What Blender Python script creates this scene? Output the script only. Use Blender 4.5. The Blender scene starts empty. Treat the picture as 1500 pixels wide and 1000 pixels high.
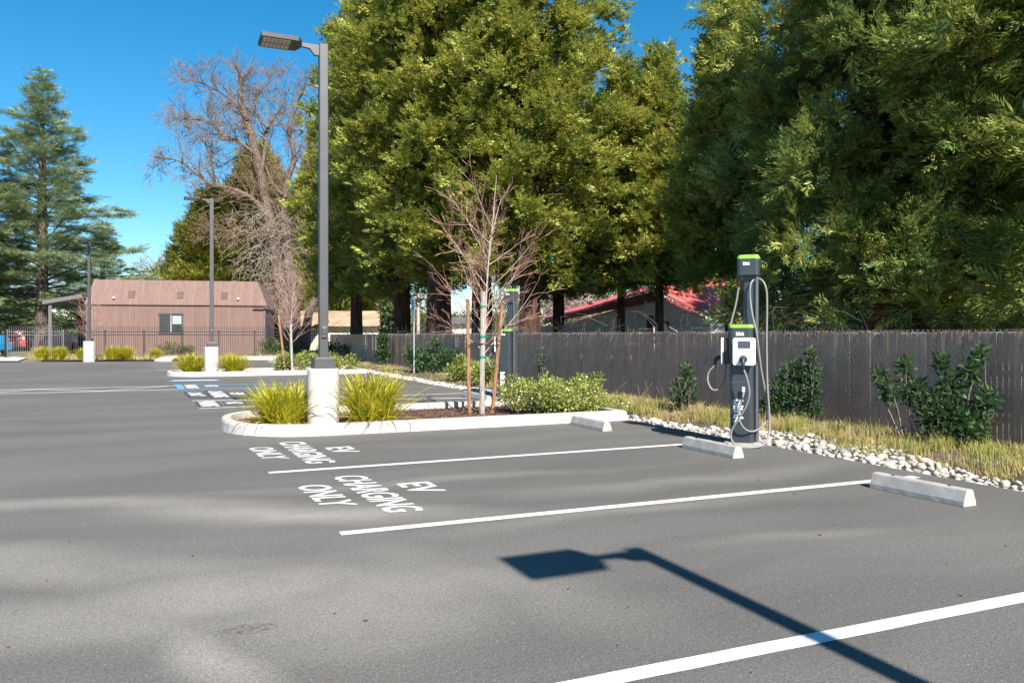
import bpy, math, random
import numpy as np
from mathutils import Vector, Matrix, noise as mn

random.seed(7)
RNG = np.random.default_rng(11)
C = bpy.context.scene.collection
PI = math.pi

# ------------------------------------------------------------------ camera model
H, FP, CX, HY = 1.38, 1150.0, 750.0, 491.0
YAW = math.radians(24.04)
FX, FY = math.sin(YAW), math.cos(YAW)


def D(px, Z, z=0.0):
    """ground point at distance Z on the column px of the survey photo"""
    lat = (px - CX) / FP * Z
    return Vector((lat * FY + Z * FX, -lat * FX + Z * FY, z))


def G(px, py, z=0.0):
    return D(px, (H - z) * FP / (py - HY), z)


def HT(py, Z):
    return H + (HY - py) / FP * Z


# ------------------------------------------------------------------ mesh helpers
class MB:
    def __init__(self):
        self.v, self.f = [], []

    def add(self, vs, fs):
        o = len(self.v)
        self.v.extend([tuple(p) for p in vs])
        self.f.extend([tuple(i + o for i in q) for q in fs])

    def box(self, c, s, rz=0.0, M=None):
        hx, hy, hz = s[0] / 2, s[1] / 2, s[2] / 2
        vs = [Vector((x, y, z)) for x in (-hx, hx) for y in (-hy, hy) for z in (-hz, hz)]
        if M is not None:
            vs = [M @ p for p in vs]
        if rz:
            R = Matrix.Rotation(rz, 3, 'Z')
            vs = [R @ p for p in vs]
        c = Vector(c)
        self.add([p + c for p in vs], [(0, 1, 3, 2), (4, 6, 7, 5), (0, 4, 5, 1), (2, 3, 7, 6), (0, 2, 6, 4), (1, 5, 7, 3)])

    def bar(self, a, b, w, t=None):
        """a square bar from a to b"""
        a, b = Vector(a), Vector(b)
        d = b - a
        q = d.to_track_quat('Z', 'Y').to_matrix()
        self.box((a + b) / 2, (w, t or w, d.length), M=q)

    def tube(self, pts, r, n=8, cap=True):
        pts = [Vector(p) for p in pts]
        m = len(pts)
        rs = r if isinstance(r, (list, tuple)) else [r] * m
        o = len(self.v)
        ref = None
        for i, p in enumerate(pts):
            t = (pts[min(i + 1, m - 1)] - pts[max(i - 1, 0)])
            if t.length < 1e-9:
                t = Vector((0, 0, 1))
            t.normalize()
            if ref is None:
                ref = Vector((1, 0, 0)) if abs(t.x) < .8 else Vector((0, 1, 0))
            u = (ref - t * ref.dot(t))
            if u.length < 1e-6:
                u = t.orthogonal()
            u.normalize()
            ref = u
            w = t.cross(u)
            for k in range(n):
                a = 2 * PI * k / n
                self.v.append(tuple(p + (u * math.cos(a) + w * math.sin(a)) * rs[i]))
        for i in range(m - 1):
            for k in range(n):
                k2 = (k + 1) % n
                self.f.append((o + i * n + k, o + i * n + k2, o + (i + 1) * n + k2, o + (i + 1) * n + k))
        if cap:
            self.f.append(tuple(o + k for k in reversed(range(n))))
            self.f.append(tuple(o + (m - 1) * n + k for k in range(n)))

    def prism(self, poly, z0, z1):
        n = len(poly)
        vs = [(p[0], p[1], z0) for p in poly] + [(p[0], p[1], z1) for p in poly]
        fs = [tuple(reversed(range(n))), tuple(range(n, 2 * n))]
        fs += [(k, (k + 1) % n, n + (k + 1) % n, n + k) for k in range(n)]
        self.add(vs, fs)

    def slab(self, pts, off):
        """polygon in space thickened by the vector off"""
        n = len(pts)
        off = Vector(off)
        vs = [Vector(p) for p in pts] + [Vector(p) + off for p in pts]
        fs = [tuple(reversed(range(n))), tuple(range(n, 2 * n))]
        fs += [(k, (k + 1) % n, n + (k + 1) % n, n + k) for k in range(n)]
        self.add(vs, fs)

    def lathe(self, prof, n=24, c=(0, 0, 0)):
        o = len(self.v)
        for r, z in prof:
            for k in range(n):
                a = 2 * PI * k / n
                self.v.append((c[0] + r * math.cos(a), c[1] + r * math.sin(a), c[2] + z))
        for i in range(len(prof) - 1):
            for k in range(n):
                k2 = (k + 1) % n
                self.f.append((o + i * n + k, o + i * n + k2, o + (i + 1) * n + k2, o + (i + 1) * n + k))
        self.f.append(tuple(o + k for k in reversed(range(n))))
        self.f.append(tuple(o + (len(prof) - 1) * n + k for k in range(n)))

    def sheet(self, pts):
        self.add(pts, [tuple(range(len(pts)))])

    def mesh(self, name, m, smooth=False):
        me = bpy.data.meshes.new(name)
        me.from_pydata(self.v, [], self.f)
        me.materials.append(m)
        if smooth:
            me.polygons.foreach_set('use_smooth', [True] * len(me.polygons))
        me.update()
        return me

    def build(self, name, m, parent=None, smooth=False, bevel=0.0, seg=2, loc=None, rz=0.0):
        o = bpy.data.objects.new(name, self.mesh(name, m, smooth))
        C.objects.link(o)
        if parent:
            o.parent = parent
        if loc is not None:
            o.location = loc
        if rz:
            o.rotation_euler.z = rz
        if bevel:
            b = o.modifiers.new('edge', 'BEVEL')
            b.width = bevel
            b.segments = seg
            b.limit_method = 'ANGLE'
            b.angle_limit = math.radians(35)
        return o


def tag(o, label=None, cat=None, group=None, kind=None):
    if label: o['label'] = label
    if cat: o['category'] = cat
    if group: o['group'] = group
    if kind: o['kind'] = kind
    return o


def thing(name, label, cat, loc=(0, 0, 0), rz=0.0, group=None):
    o = bpy.data.objects.new(name, None)
    o.empty_display_size = .2
    C.objects.link(o)
    o.location = loc
    o.rotation_euler.z = rz
    return tag(o, label, cat, group)


def dup(root, loc, rz=None, label=None, scale=None):
    def cp(o, par):
        c = o.copy()
        C.objects.link(c)
        if par is not None:
            c.parent = par
        for ch in list(o.children):
            cp(ch, c)
        return c
    r = cp(root, None)
    r.location = loc
    if rz is not None: r.rotation_euler.z = rz
    if label: r['label'] = label
    if scale is not None: r.scale = scale if hasattr(scale, '__len__') else (scale,) * 3
    return r


def quads_mesh(name, V, m):
    """V: (n,4,3) array of loose quads"""
    n = V.shape[0]
    me = bpy.data.meshes.new(name)
    me.vertices.add(n * 4)
    me.vertices.foreach_set('co', V.reshape(-1).astype(np.float32))
    me.loops.add(n * 4)
    me.loops.foreach_set('vertex_index', np.arange(n * 4, dtype=np.int32))
    me.polygons.add(n)
    me.polygons.foreach_set('loop_start', np.arange(0, n * 4, 4, dtype=np.int32))
    me.update(calc_edges=True)
    for mm in (m if isinstance(m, (list, tuple)) else [m]):
        me.materials.append(mm)
    return me


def link(name, me, parent=None, loc=None):
    o = bpy.data.objects.new(name, me)
    C.objects.link(o)
    if parent: o.parent = parent
    if loc is not None: o.location = loc
    return o


# ------------------------------------------------------------------ materials
def nodes_of(name):
    m = bpy.data.materials.new(name)
    m.use_nodes = True
    nt = m.node_tree
    nt.nodes.clear()
    out = nt.nodes.new('ShaderNodeOutputMaterial')
    p = nt.nodes.new('ShaderNodeBsdfPrincipled')
    nt.links.new(p.outputs[0], out.inputs[0])
    return m, nt, p, out


def N(nt, typ, **kw):
    n = nt.nodes.new(typ)
    for k, v in kw.items():
        if k.startswith('i_'):
            n.inputs[k[2:].replace('_', ' ')].default_value = v
        else:
            setattr(n, k, v)
    return n


def mixc(nt, fac, a, b, blend='MIX'):
    n = nt.nodes.new('ShaderNodeMix')
    n.data_type = 'RGBA'
    n.blend_type = blend
    for sock, v in ((n.inputs[0], fac), (n.inputs[6], a), (n.inputs[7], b)):
        if hasattr(v, 'links') or isinstance(v, bpy.types.NodeSocket):
            nt.links.new(v, sock)
        elif isinstance(v, (int, float)):
            sock.default_value = v
        else:
            sock.default_value = (*v, 1)
    return n.outputs[2]


def mth(nt, op, a, b=None, clamp=False):
    n = nt.nodes.new('ShaderNodeMath')
    n.operation = op
    n.use_clamp = clamp
    for k, v in enumerate((a, b)):
        if v is None: continue
        if isinstance(v, bpy.types.NodeSocket):
            nt.links.new(v, n.inputs[k])
        else:
            n.inputs[k].default_value = v
    return n.outputs[0]


def nz(nt, vec, scale, detail=3, rough=.55, dist=0.0):
    n = N(nt, 'ShaderNodeTexNoise')
    n.inputs['Scale'].default_value = scale
    n.inputs['Detail'].default_value = detail
    n.inputs['Roughness'].default_value = rough
    n.inputs['Distortion'].default_value = dist
    if vec is not None: nt.links.new(vec, n.inputs['Vector'])
    return n.outputs[0]


def rng_(nt, v, a, b, c=0.0, d=1.0):
    n = N(nt, 'ShaderNodeMapRange')
    n.interpolation_type = 'SMOOTHSTEP'
    nt.links.new(v, n.inputs[0])
    for i, x in enumerate((a, b, c, d)):
        n.inputs[i + 1].default_value = x
    return n.outputs[0]


def objco(nt):
    return N(nt, 'ShaderNodeTexCoord').outputs['Object']


def mapping(nt, vec, scale=(1, 1, 1), rot=(0, 0, 0), loc=(0, 0, 0)):
    n = N(nt, 'ShaderNodeMapping')
    nt.links.new(vec, n.inputs[0])
    n.inputs['Scale'].default_value = scale
    n.inputs['Rotation'].default_value = rot
    n.inputs['Location'].default_value = loc
    return n.outputs[0]


def bump(nt, p, h, strength=.3, dist=.01):
    b = N(nt, 'ShaderNodeBump')
    b.inputs['Strength'].default_value = strength
    b.inputs['Distance'].default_value = dist
    nt.links.new(h, b.inputs['Height'])
    nt.links.new(b.outputs[0], p.inputs['Normal'])


def mat(name, col, rough=.6, metal=0.0, var=.15, scale=6.0, bmp=0.0, bscale=60.0, col2=None, spec=None):
    m, nt, p, out = nodes_of(name)
    co = objco(nt)
    a = tuple(c * (1 - var) for c in col)
    b = col2 or tuple(min(1, c * (1 + var)) for c in col)
    f = rng_(nt, nz(nt, co, scale, 5, .62), .3, .7)
    nt.links.new(mixc(nt, f, a, b), p.inputs['Base Color'])
    p.inputs['Roughness'].default_value = rough
    p.inputs['Metallic'].default_value = metal
    if spec is not None: p.inputs['Specular IOR Level'].default_value = spec
    if bmp:
        bump(nt, p, nz(nt, co, bscale, 3), bmp, .004)
    return m


def leaf_mat(name, cols, rough=.5, trans=.3, nscale=.8, tcol=None, spec=.35):
    """cols: list of colours picked per leaf, drifting over the plant"""
    m, nt, p, out = nodes_of(name)
    geo = N(nt, 'ShaderNodeNewGeometry')
    r = geo.outputs['Random Per Island']
    oi = N(nt, 'ShaderNodeObjectInfo')
    n1 = nz(nt, objco(nt), nscale, 3)
    f = mth(nt, 'ADD', mth(nt, 'MULTIPLY', r, .55), mth(nt, 'MULTIPLY', rng_(nt, n1, .3, .7), .45))
    ramp = N(nt, 'ShaderNodeValToRGB')
    el = ramp.color_ramp.elements
    while len(el) < len(cols): el.new(.5)
    for i, c in enumerate(cols):
        el[i].position = i / max(1, len(cols) - 1)
        el[i].color = (*c, 1)
    nt.links.new(f, ramp.inputs[0])
    col = ramp.outputs[0]
    nt.links.new(col, p.inputs['Base Color'])
    p.inputs['Roughness'].default_value = rough
    p.inputs['Specular IOR Level'].default_value = spec
    t = N(nt, 'ShaderNodeBsdfTranslucent')
    nt.links.new(mixc(nt, .5, col, tcol or tuple(min(1, 1.6 * c) for c in cols[-1])), t.inputs[0])
    mx = N(nt, 'ShaderNodeMixShader')
    mx.inputs[0].default_value = trans
    nt.links.new(p.outputs[0], mx.inputs[1])
    nt.links.new(t.outputs[0], mx.inputs[2])
    nt.links.new(mx.outputs[0], out.inputs[0])
    return m


def bark_mat(name, c1, c2, sc=3.0):
    m, nt, p, out = nodes_of(name)
    co = mapping(nt, objco(nt), (sc * 3, sc * 3, sc * .35))
    n = nz(nt, co, 2.2, 6, .65, .3)
    nt.links.new(mixc(nt, rng_(nt, n, .32, .68), c1, c2), p.inputs['Base Color'])
    p.inputs['Roughness'].default_value = .9
    p.inputs['Specular IOR Level'].default_value = .15
    bump(nt, p, n, .9, .05)
    return m


def asphalt_mat():
    m, nt, p, out = nodes_of('asphalt')
    co = objco(nt)
    # warp for the soft flowing bands of dust
    wn = N(nt, 'ShaderNodeTexNoise')
    wn.inputs['Scale'].default_value = .35
    wn.inputs['Detail'].default_value = 2
    nt.links.new(co, wn.inputs['Vector'])
    wv = N(nt, 'ShaderNodeVectorMath', operation='MULTIPLY_ADD')
    nt.links.new(wn.outputs['Color'], wv.inputs[0])
    wv.inputs[1].default_value = (1.6, 1.6, 0)
    nt.links.new(co, wv.inputs[2])
    wco = wv.outputs[0]
    ang = math.radians(24)
    band = nz(nt, mapping(nt, wco, (.22, 1.25, 1), (0, 0, ang)), 1.0, 3, .5)
    blot = nz(nt, co, .22, 4, .55, .4)
    f1 = rng_(nt, band, .34, .66)
    f2 = rng_(nt, blot, .3, .7)
    f = mth(nt, 'ADD', mth(nt, 'MULTIPLY', f1, .5), mth(nt, 'MULTIPLY', f2, .5))
    col = mixc(nt, f, (.090, .087, .083), (.132, .128, .121))
    # dusty, drained-dry patches (x, y, length, width, turn, strength)
    sh = N(nt, 'ShaderNodeVectorMath', operation='ADD')
    nt.links.new(wco, sh.inputs[0])
    sh.inputs[1].default_value = (-.8, -.8, 0)
    pats = [(440, 752, 1.6, .45, -20, .8), (150, 742, 2.6, .40, -24, .5), (360, 860, 1.2, .5, -10, .6), (120, 900, 1.6, .6, -20, .45),
            (330, 960, .25, .9, 10, .75), (560, 880, 1.1, 1.0, 30, .5), (60, 830, 2.2, .35, -26, .45),
            (640, 700, 2.5, .25, 0, .35), (1000, 700, 2.4, .35, 0, .3), (700, 850, .4, 1.5, 25, .35),
            (900, 745, 2.2, .22, 4, .35), (1150, 790, 1.2, .2, -4, .3)]
    tot = None
    for px, py, a, b, deg, s in pats:
        c = G(px, py)
        v = N(nt, 'ShaderNodeVectorMath', operation='SUBTRACT')
        nt.links.new(sh.outputs[0], v.inputs[0])
        v.inputs[1].default_value = (c.x, c.y, 0)
        mv = mapping(nt, v.outputs[0], (1 / a, 1 / b, 0), (0, 0, 0))
        vr = N(nt, 'ShaderNodeVectorRotate')
        vr.rotation_type = 'Z_AXIS'
        nt.links.new(v.outputs[0], vr.inputs['Vector'])
        vr.inputs['Angle'].default_value = math.radians(-deg)
        nt.links.new(vr.outputs[0], mv.node.inputs[0])
        ln = N(nt, 'ShaderNodeVectorMath', operation='LENGTH')
        nt.links.new(mv, ln.inputs[0])
        w = mth(nt, 'MULTIPLY', rng_(nt, ln.outputs['Value'], 0, 1.25, 1, 0), s)
        tot = w if tot is None else mth(nt, 'MAXIMUM', tot, w)
    tot = mth(nt, 'MULTIPLY', tot, rng_(nt, nz(nt, co, 3.0, 4, .6), .15, .6, .55, 1))
    col = mixc(nt, tot, col, (.275, .258, .23))
    # a small oily smudge
    c = G(366, 920)
    v = N(nt, 'ShaderNodeVectorMath', operation='SUBTRACT')
    nt.links.new(co, v.inputs[0])
    v.inputs[1].default_value = (c.x, c.y, 0)
    vr = N(nt, 'ShaderNodeVectorRotate')
    vr.rotation_type = 'Z_AXIS'
    nt.links.new(v.outputs[0], vr.inputs['Vector'])
    vr.inputs['Angle'].default_value = math.radians(5)
    mv = mapping(nt, vr.outputs[0], (1 / .14, 1 / .075, 0))
    ln = N(nt, 'ShaderNodeVectorMath', operation='LENGTH')
    nt.links.new(mv, ln.inputs[0])
    sm = mth(nt, 'MULTIPLY', rng_(nt, ln.outputs['Value'], .7, 1.1, 1, 0), rng_(nt, nz(nt, co, 35, 3), .4, .62))
    col = mixc(nt, mth(nt, 'MULTIPLY', sm, .6), col, (.055, .045, .04))
    # aggregate
    ag = nz(nt, co, 105, 3, .85)
    col = mixc(nt, 1.0, col, mixc(nt, rng_(nt, ag, .3, .7), (.52, .52, .52), (1.5, 1.5, 1.5)), 'MULTIPLY')
    ag2 = nz(nt, co, 38, 3, .7)
    col = mixc(nt, 1.0, col, mixc(nt, rng_(nt, ag2, .3, .7), (.86, .86, .86), (1.14, 1.14, 1.14)), 'MULTIPLY')
    vo = N(nt, 'ShaderNodeTexVoronoi')
    vo.inputs['Scale'].default_value = 55
    nt.links.new(co, vo.inputs['Vector'])
    spk = mth(nt, 'MULTIPLY', mth(nt, 'LESS_THAN', vo.outputs['Distance'], .13),
              mth(nt, 'GREATER_THAN', N_sep(nt, vo.outputs['Color']), .9))
    col = mixc(nt, spk, col, (.5, .49, .46))
    vo2 = N(nt, 'ShaderNodeTexVoronoi')
    vo2.inputs['Scale'].default_value = 9
    nt.links.new(co, vo2.inputs['Vector'])
    spk2 = mth(nt, 'MULTIPLY', mth(nt, 'LESS_THAN', vo2.outputs['Distance'], .05),
               mth(nt, 'GREATER_THAN', N_sep(nt, vo2.outputs['Color']), .82))
    col = mixc(nt, spk2, col, (.03, .025, .02))
    nt.links.new(col, p.inputs['Base Color'])
    p.inputs['Roughness'].default_value = .82
    p.inputs['Specular IOR Level'].default_value = .3
    hh = mth(nt, 'ADD', mth(nt, 'MULTIPLY', ag, 1.0), mth(nt, 'MULTIPLY', ag2, .6))
    bump(nt, p, hh, .45, .006)
    return m


def N_sep(nt, colsock):
    s = N(nt, 'ShaderNodeSeparateColor')
    nt.links.new(colsock, s.inputs[0])
    return s.outputs[0]


def paint_mat(name, col, worn=.35):
    m, nt, p, out = nodes_of(name)
    co = objco(nt)
    f = rng_(nt, nz(nt, co, 75, 4, .8), .50, .66)
    f2 = rng_(nt, nz(nt, co, 6, 4, .6), .35, .7, .1, 1)
    a = mixc(nt, rng_(nt, nz(nt, co, 14, 3), .3, .7), tuple(c * .9 for c in col), col)
    nt.links.new(mixc(nt, mth(nt, 'MULTIPLY', mth(nt, 'MULTIPLY', f, f2), worn), a, (.16, .155, .15)), p.inputs['Base Color'])
    p.inputs['Roughness'].default_value = .7
    bump(nt, p, nz(nt, co, 140, 3), .3, .004)
    return m


def concrete_mat(name, c1, c2, sc=5.0, stain=.35):
    m, nt, p, out = nodes_of(name)
    co = objco(nt)
    f = rng_(nt, nz(nt, co, sc, 6, .65), .3, .7)
    col = mixc(nt, f, c1, c2)
    dirt = rng_(nt, nz(nt, mapping(nt, co, (1, 1, .4)), sc * 2.1, 6, .7, .5), .55, .75)
    col = mixc(nt, mth(nt, 'MULTIPLY', dirt, stain), col, tuple(c * .45 for c in c1))
    pits = N(nt, 'ShaderNodeTexVoronoi')
    pits.inputs['Scale'].default_value = 45
    nt.links.new(co, pits.inputs['Vector'])
    pf = mth(nt, 'MULTIPLY', mth(nt, 'LESS_THAN', pits.outputs['Distance'], .16), mth(nt, 'GREATER_THAN', N_sep(nt, pits.outputs['Color']), .8))
    col = mixc(nt, mth(nt, 'MULTIPLY', pf, .5), col, (.12, .11, .1))
    nt.links.new(col, p.inputs['Base Color'])
    p.inputs['Roughness'].default_value = .85
    bump(nt, p, nz(nt, co, 70, 4), .25, .006)
    return m


def siding_mat():
    m, nt, p, out = nodes_of('brown_siding')
    co = objco(nt)
    sx = N(nt, 'ShaderNodeSeparateXYZ')
    nt.links.new(co, sx.inputs[0])
    fr = mth(nt, 'FRACT', mth(nt, 'MULTIPLY', sx.outputs[0], 1 / .2))
    groove = mth(nt, 'LESS_THAN', fr, .10)
    brd = N(nt, 'ShaderNodeTexWhiteNoise')
    brd.noise_dimensions = '1D'
    nt.links.new(mth(nt, 'FLOOR', mth(nt, 'MULTIPLY', sx.outputs[0], 1 / .2)), brd.inputs['W'])
    f = rng_(nt, nz(nt, mapping(nt, co, (1, 1, .15)), 4, 5, .6), .25, .75)
    col = mixc(nt, f, (.150, .092, .078), (.190, .120, .103))
    col = mixc(nt, 1.0, col, mixc(nt, brd.outputs[0], (.93, .93, .93), (1.05, 1.05, 1.05)), 'MULTIPLY')
    col = mixc(nt, mth(nt, 'MULTIPLY', groove, .5), col, (.07, .04, .036))
    nt.links.new(col, p.inputs['Base Color'])
    p.inputs['Roughness'].default_value = .8
    bump(nt, p, mth(nt, 'SUBTRACT', 1.0, groove), .5, .02)
    return m


M = {}
M['asphalt'] = asphalt_mat()
M['paint'] = paint_mat('white_paint', (.68, .665, .64), .85)
M['blue_paint'] = paint_mat('blue_paint', (.10, .33, .62), .4)
M['pale_blue_paint'] = paint_mat('pale_blue_paint', (.55, .70, .80), .4)
M['black_paint'] = paint_mat('dark_blue_paint', (.045, .055, .075), .3)
M['kerb'] = concrete_mat('kerb_concrete', (.38, .36, .335), (.53, .51, .48), 2.2, .6)
M['stop'] = concrete_mat('wheel_stop_concrete', (.30, .285, .262), (.40, .385, .36), 6.0, .35)
M['base'] = concrete_mat('base_concrete', (.40, .385, .36), (.53, .515, .49), 2.2, .5)
M['pave'] = concrete_mat('pavement_concrete', (.55, .53, .5), (.66, .64, .6), 1.0, .2)
M['pole'] = mat('bronze_grey_metal', (.085, .082, .088), .42, .35, .08, 8)
M['dark'] = mat('dark_metal', (.028, .028, .032), .45, .2, .1, 8)
M['iron'] = mat('black_iron', (.018, .018, .02), .4, .1, .1, 8)
M['lamp_glass'] = mat('lamp_lens', (.55, .48, .40), .35, 0, .12, 20)
M['lamp_rib'] = mat('lamp_rib', (.28, .24, .20), .5, 0, .1, 20)
M['charger'] = mat('charger_grey', (.060, .072, .084), .33, .45, .06, 5)
M['charger_alu'] = mat('charger_aluminium', (.16, .175, .19), .36, .6, .05, 5)
M['green_cap'] = mat('lime_green_plastic', (.27, .62, .06), .35, 0, .05, 5)
M['white_plastic'] = mat('white_plastic', (.74, .75, .76), .35, 0, .03, 8)
M['black_plastic'] = mat('black_plastic', (.02, .021, .023), .45, 0, .1, 8)
M['screen'] = mat('screen_glass', (.055, .075, .10), .12, 0, .1, 12)
M['cable'] = mat('grey_cable', (.19, .185, .185), .5, 0, .06, 10)
M['white_print'] = mat('white_print', (.78, .79, .80), .5, 0, .02, 8)
M['orange'] = mat('orange_print', (.55, .30, .10), .5, 0, .05, 8)
M['slat'] = mat('brown_slat', (.43, .265, .19), .55, 0, .14, 3, .1, 40)
M['wire'] = mat('galvanised_wire', (.33, .30, .30), .5, .3, .1, 10)
M['galv'] = mat('galvanised_steel', (.42, .45, .47), .45, .5, .1, 10)
M['stake'] = bark_mat('stake_wood', (.20, .10, .055), (.40, .23, .14), 6)
M['grey_stake'] = bark_mat('grey_stake_wood', (.28, .25, .22), (.46, .42, .38), 6)
M['tape'] = mat('green_tape', (.01, .22, .13), .4, 0, .05, 20)
M['rubber'] = mat('black_rubber', (.015, .015, .016), .6, 0, .1, 10)
M['redwood_bark'] = bark_mat('redwood_bark', (.030, .017, .012), (.125, .072, .050), 1.2)
M['cedar_bark'] = bark_mat('cedar_bark', (.05, .038, .032), (.17, .135, .115), 1.5)
M['oak_bark'] = bark_mat('oak_bark', (.055, .040, .032), (.20, .155, .125), 2.0)
M['twig'] = mat('oak_twig', (.17, .115, .07), .85, 0, .25, 2)
M['creeper'] = mat('dead_creeper', (.24, .19, .155), .85, 0, .25, 2)
M['grey_twig'] = mat('grey_twig', (.16, .135, .12), .85, 0, .25, 2)
M['sapling_bark'] = mat('sapling_bark', (.33, .255, .215), .75, 0, .2, 12)
M['red_twig'] = mat('red_twig', (.34, .19, .15), .7, 0, .3, 4)
M['vine'] = mat('dry_vine', (.075, .058, .052), .85, 0, .3, 6)
M['redwood'] = leaf_mat('redwood_needles', [(.055, .110, .030), (.165, .235, .050), (.40, .42, .080), (.66, .56, .18)], .5, .40, .7, (.34, .32, .05))
M['redwood_dark'] = leaf_mat('dark_redwood_needles', [(.050, .110, .044), (.130, .220, .062), (.33, .38, .085), (.66, .57, .18)], .5, .40, 1.1, (.22, .26, .07))
M['cedar'] = leaf_mat('cedar_needles', [(.095, .165, .110), (.20, .28, .16), (.33, .38, .18), (.40, .43, .28)], .5, .28, .4, (.2, .28, .10))
M['incense'] = leaf_mat('yellow_green_needles', [(.06, .085, .018), (.15, .180, .030), (.28, .285, .045), (.40, .36, .08)], .5, .25, .5, (.40, .34, .05))
M['far_green'] = leaf_mat('far_leaves', [(.035, .055, .022), (.07, .10, .035), (.11, .13, .05)], .6, .2, .5, (.2, .25, .06))
M['grass_blade'] = leaf_mat('strap_leaves', [(.13, .17, .012), (.32, .33, .02), (.60, .54, .045), (.74, .62, .15)], .45, .40, 3, (.70, .62, .05), .3)
M['hedge_leaf'] = leaf_mat('hedge_leaves', [(.07, .125, .022), (.18, .24, .04), (.33, .36, .08), (.44, .42, .17)], .45, .32, 3, (.36, .40, .09))
M['flower'] = mat('pale_pink_flower', (.66, .50, .46), .6, 0, .15, 8)
M['shrub_leaf'] = leaf_mat('dark_shrub_leaves', [(.014, .040, .020), (.030, .070, .030), (.058, .105, .040), (.11, .15, .06)], .5, .22, 3, (.16, .28, .06), .25)
M['dry_grass'] = leaf_mat('dry_grass', [(.12, .20, .03), (.22, .29, .05), (.42, .37, .12), (.58, .44, .25), (.40, .27, .14)], .6, .35, .9, (.5, .42, .14))
M['blossom'] = leaf_mat('blossom', [(.30, .20, .17), (.44, .33, .30), (.50, .42, .36)], .6, .2, 1)
M['soil'] = mat('bare_soil', (.085, .060, .045), .95, 0, .35, 5, .8, 30)
M['ground'] = mat('dry_ground', (.16, .145, .085), .95, 0, .4, .35, .5, 10)
M['mulch'] = mat('bark_mulch', (.095, .052, .036), .95, 0, .4, 14, 1.0, 45)
M['chip'] = leaf_mat('bark_chips', [(.05, .026, .018), (.12, .062, .042), (.22, .13, .095)], .85, .0, 3)
M['siding'] = siding_mat()
M['trim_dark'] = mat('dark_trim', (.055, .052, .058), .5, 0, .1, 5)
M['trim_grey'] = mat('grey_trim', (.11, .105, .11), .6, 0, .1, 5)
M['glass'] = mat('window_glass', (.03, .04, .045), .06, 0, .2, 1)
M['blind'] = mat('white_blind', (.28, .31, .29), .5, 0, .1, 3)
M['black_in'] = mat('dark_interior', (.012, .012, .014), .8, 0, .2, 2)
M['red_roof'] = mat('red_metal_roof', (.56, .12, .115), .65, .0, .08, 1.2, spec=.2)
M['red_fascia'] = mat('dark_red_fascia', (.20, .035, .045), .5, 0, .1, 2)
M['white_wall'] = mat('white_wall', (.62, .62, .61), .85, 0, .06, 1.0, .2, 20)
M['tan_roof'] = mat('tan_roof', (.34, .235, .155), .9, 0, .3, .9)
M['cream'] = mat('cream_wall', (.66, .60, .50), .85, 0, .06, 1)
M['brown_wood'] = mat('weathered_brown_wood', (.075, .045, .033), .8, 0, .3, 2)
M['yellow_house'] = mat('ochre_wall', (.30, .22, .12), .85, 0, .1, 1)
M['car_red'] = mat('red_car_paint', (.42, .05, .03), .25, 0, .05, 2)
M['car_white'] = mat('white_car_paint', (.72, .72, .72), .25, 0, .04, 2)
M['car_blue'] = mat('blue_car_paint', (.03, .20, .38), .25, .2, .05, 2)
M['car_black'] = mat('black_car_paint', (.02, .02, .024), .22, 0, .05, 2)
M['sign_blue'] = mat('sign_blue', (.10, .24, .42), .4, 0, .05, 3)
M['sign_white'] = mat('sign_face', (.50, .58, .64), .4, 0, .05, 3)
M['util_wood'] = bark_mat('utility_pole_wood', (.28, .25, .22), (.42, .38, .34), 2)


def rock_mat():
    m, nt, p, out = nodes_of('river_rock')
    oi = N(nt, 'ShaderNodeObjectInfo')
    geo = N(nt, 'ShaderNodeNewGeometry')
    r = mth(nt, 'FRACT', mth(nt, 'ADD', oi.outputs['Random'], geo.outputs['Random Per Island']))
    ramp = N(nt, 'ShaderNodeValToRGB')
    cs = [(0, (.19, .19, .195)), (.18, (.29, .29, .285)), (.36, (.50, .46, .40)), (.55, (.46, .36, .28)), (.7, (.56, .54, .50)), (.86, (.30, .30, .285)), (1, (.52, .45, .37))]
    el = ramp.color_ramp.elements
    while len(el) < len(cs): el.new(.5)
    for i, (q, c) in enumerate(cs):
        el[i].position = q
        el[i].color = (*c, 1)
    nt.links.new(r, ramp.inputs[0])
    n = nz(nt, objco(nt), 22, 5, .65)
    nt.links.new(mixc(nt, 1.0, ramp.outputs[0], mixc(nt, rng_(nt, n, .3, .7), (.78, .78, .78), (1.12, 1.12, 1.12)), 'MULTIPLY'), p.inputs['Base Color'])
    p.inputs['Roughness'].default_value = .75
    return m


M['rock'] = rock_mat()

# ------------------------------------------------------------------ text
_txt = {}


def text_geo(s, off=.0):
    k = (s, off)
    if k in _txt: return _txt[k]
    cu = bpy.data.curves.new('t', 'FONT')
    cu.body = s
    cu.offset = off
    cu.resolution_u = 4
    o = bpy.data.objects.new('t', cu)
    C.objects.link(o)
    dg = bpy.context.evaluated_depsgraph_get()
    dg.update()
    me = bpy.data.meshes.new_from_object(o.evaluated_get(dg))
    vs = [tuple(v.co) for v in me.vertices]
    fs = [tuple(p.vertices) for p in me.polygons]
    x0, x1 = min(v[0] for v in vs), max(v[0] for v in vs)
    y0, y1 = min(v[1] for v in vs), max(v[1] for v in vs)
    vs = [((v[0] - x0) / (x1 - x0), (v[1] - y0) / (y1 - y0)) for v in vs]
    bpy.data.objects.remove(o)
    bpy.data.curves.remove(cu)
    bpy.data.meshes.remove(me)
    _txt[k] = (vs, fs)
    return _txt[k]


def text_at(mb, s, origin, r, u, off=.02):
    vs, fs = text_geo(s, off)
    o, r, u = Vector(origin), Vector(r), Vector(u)
    mb.add([o + r * a + u * b for a, b in vs], fs)


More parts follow.
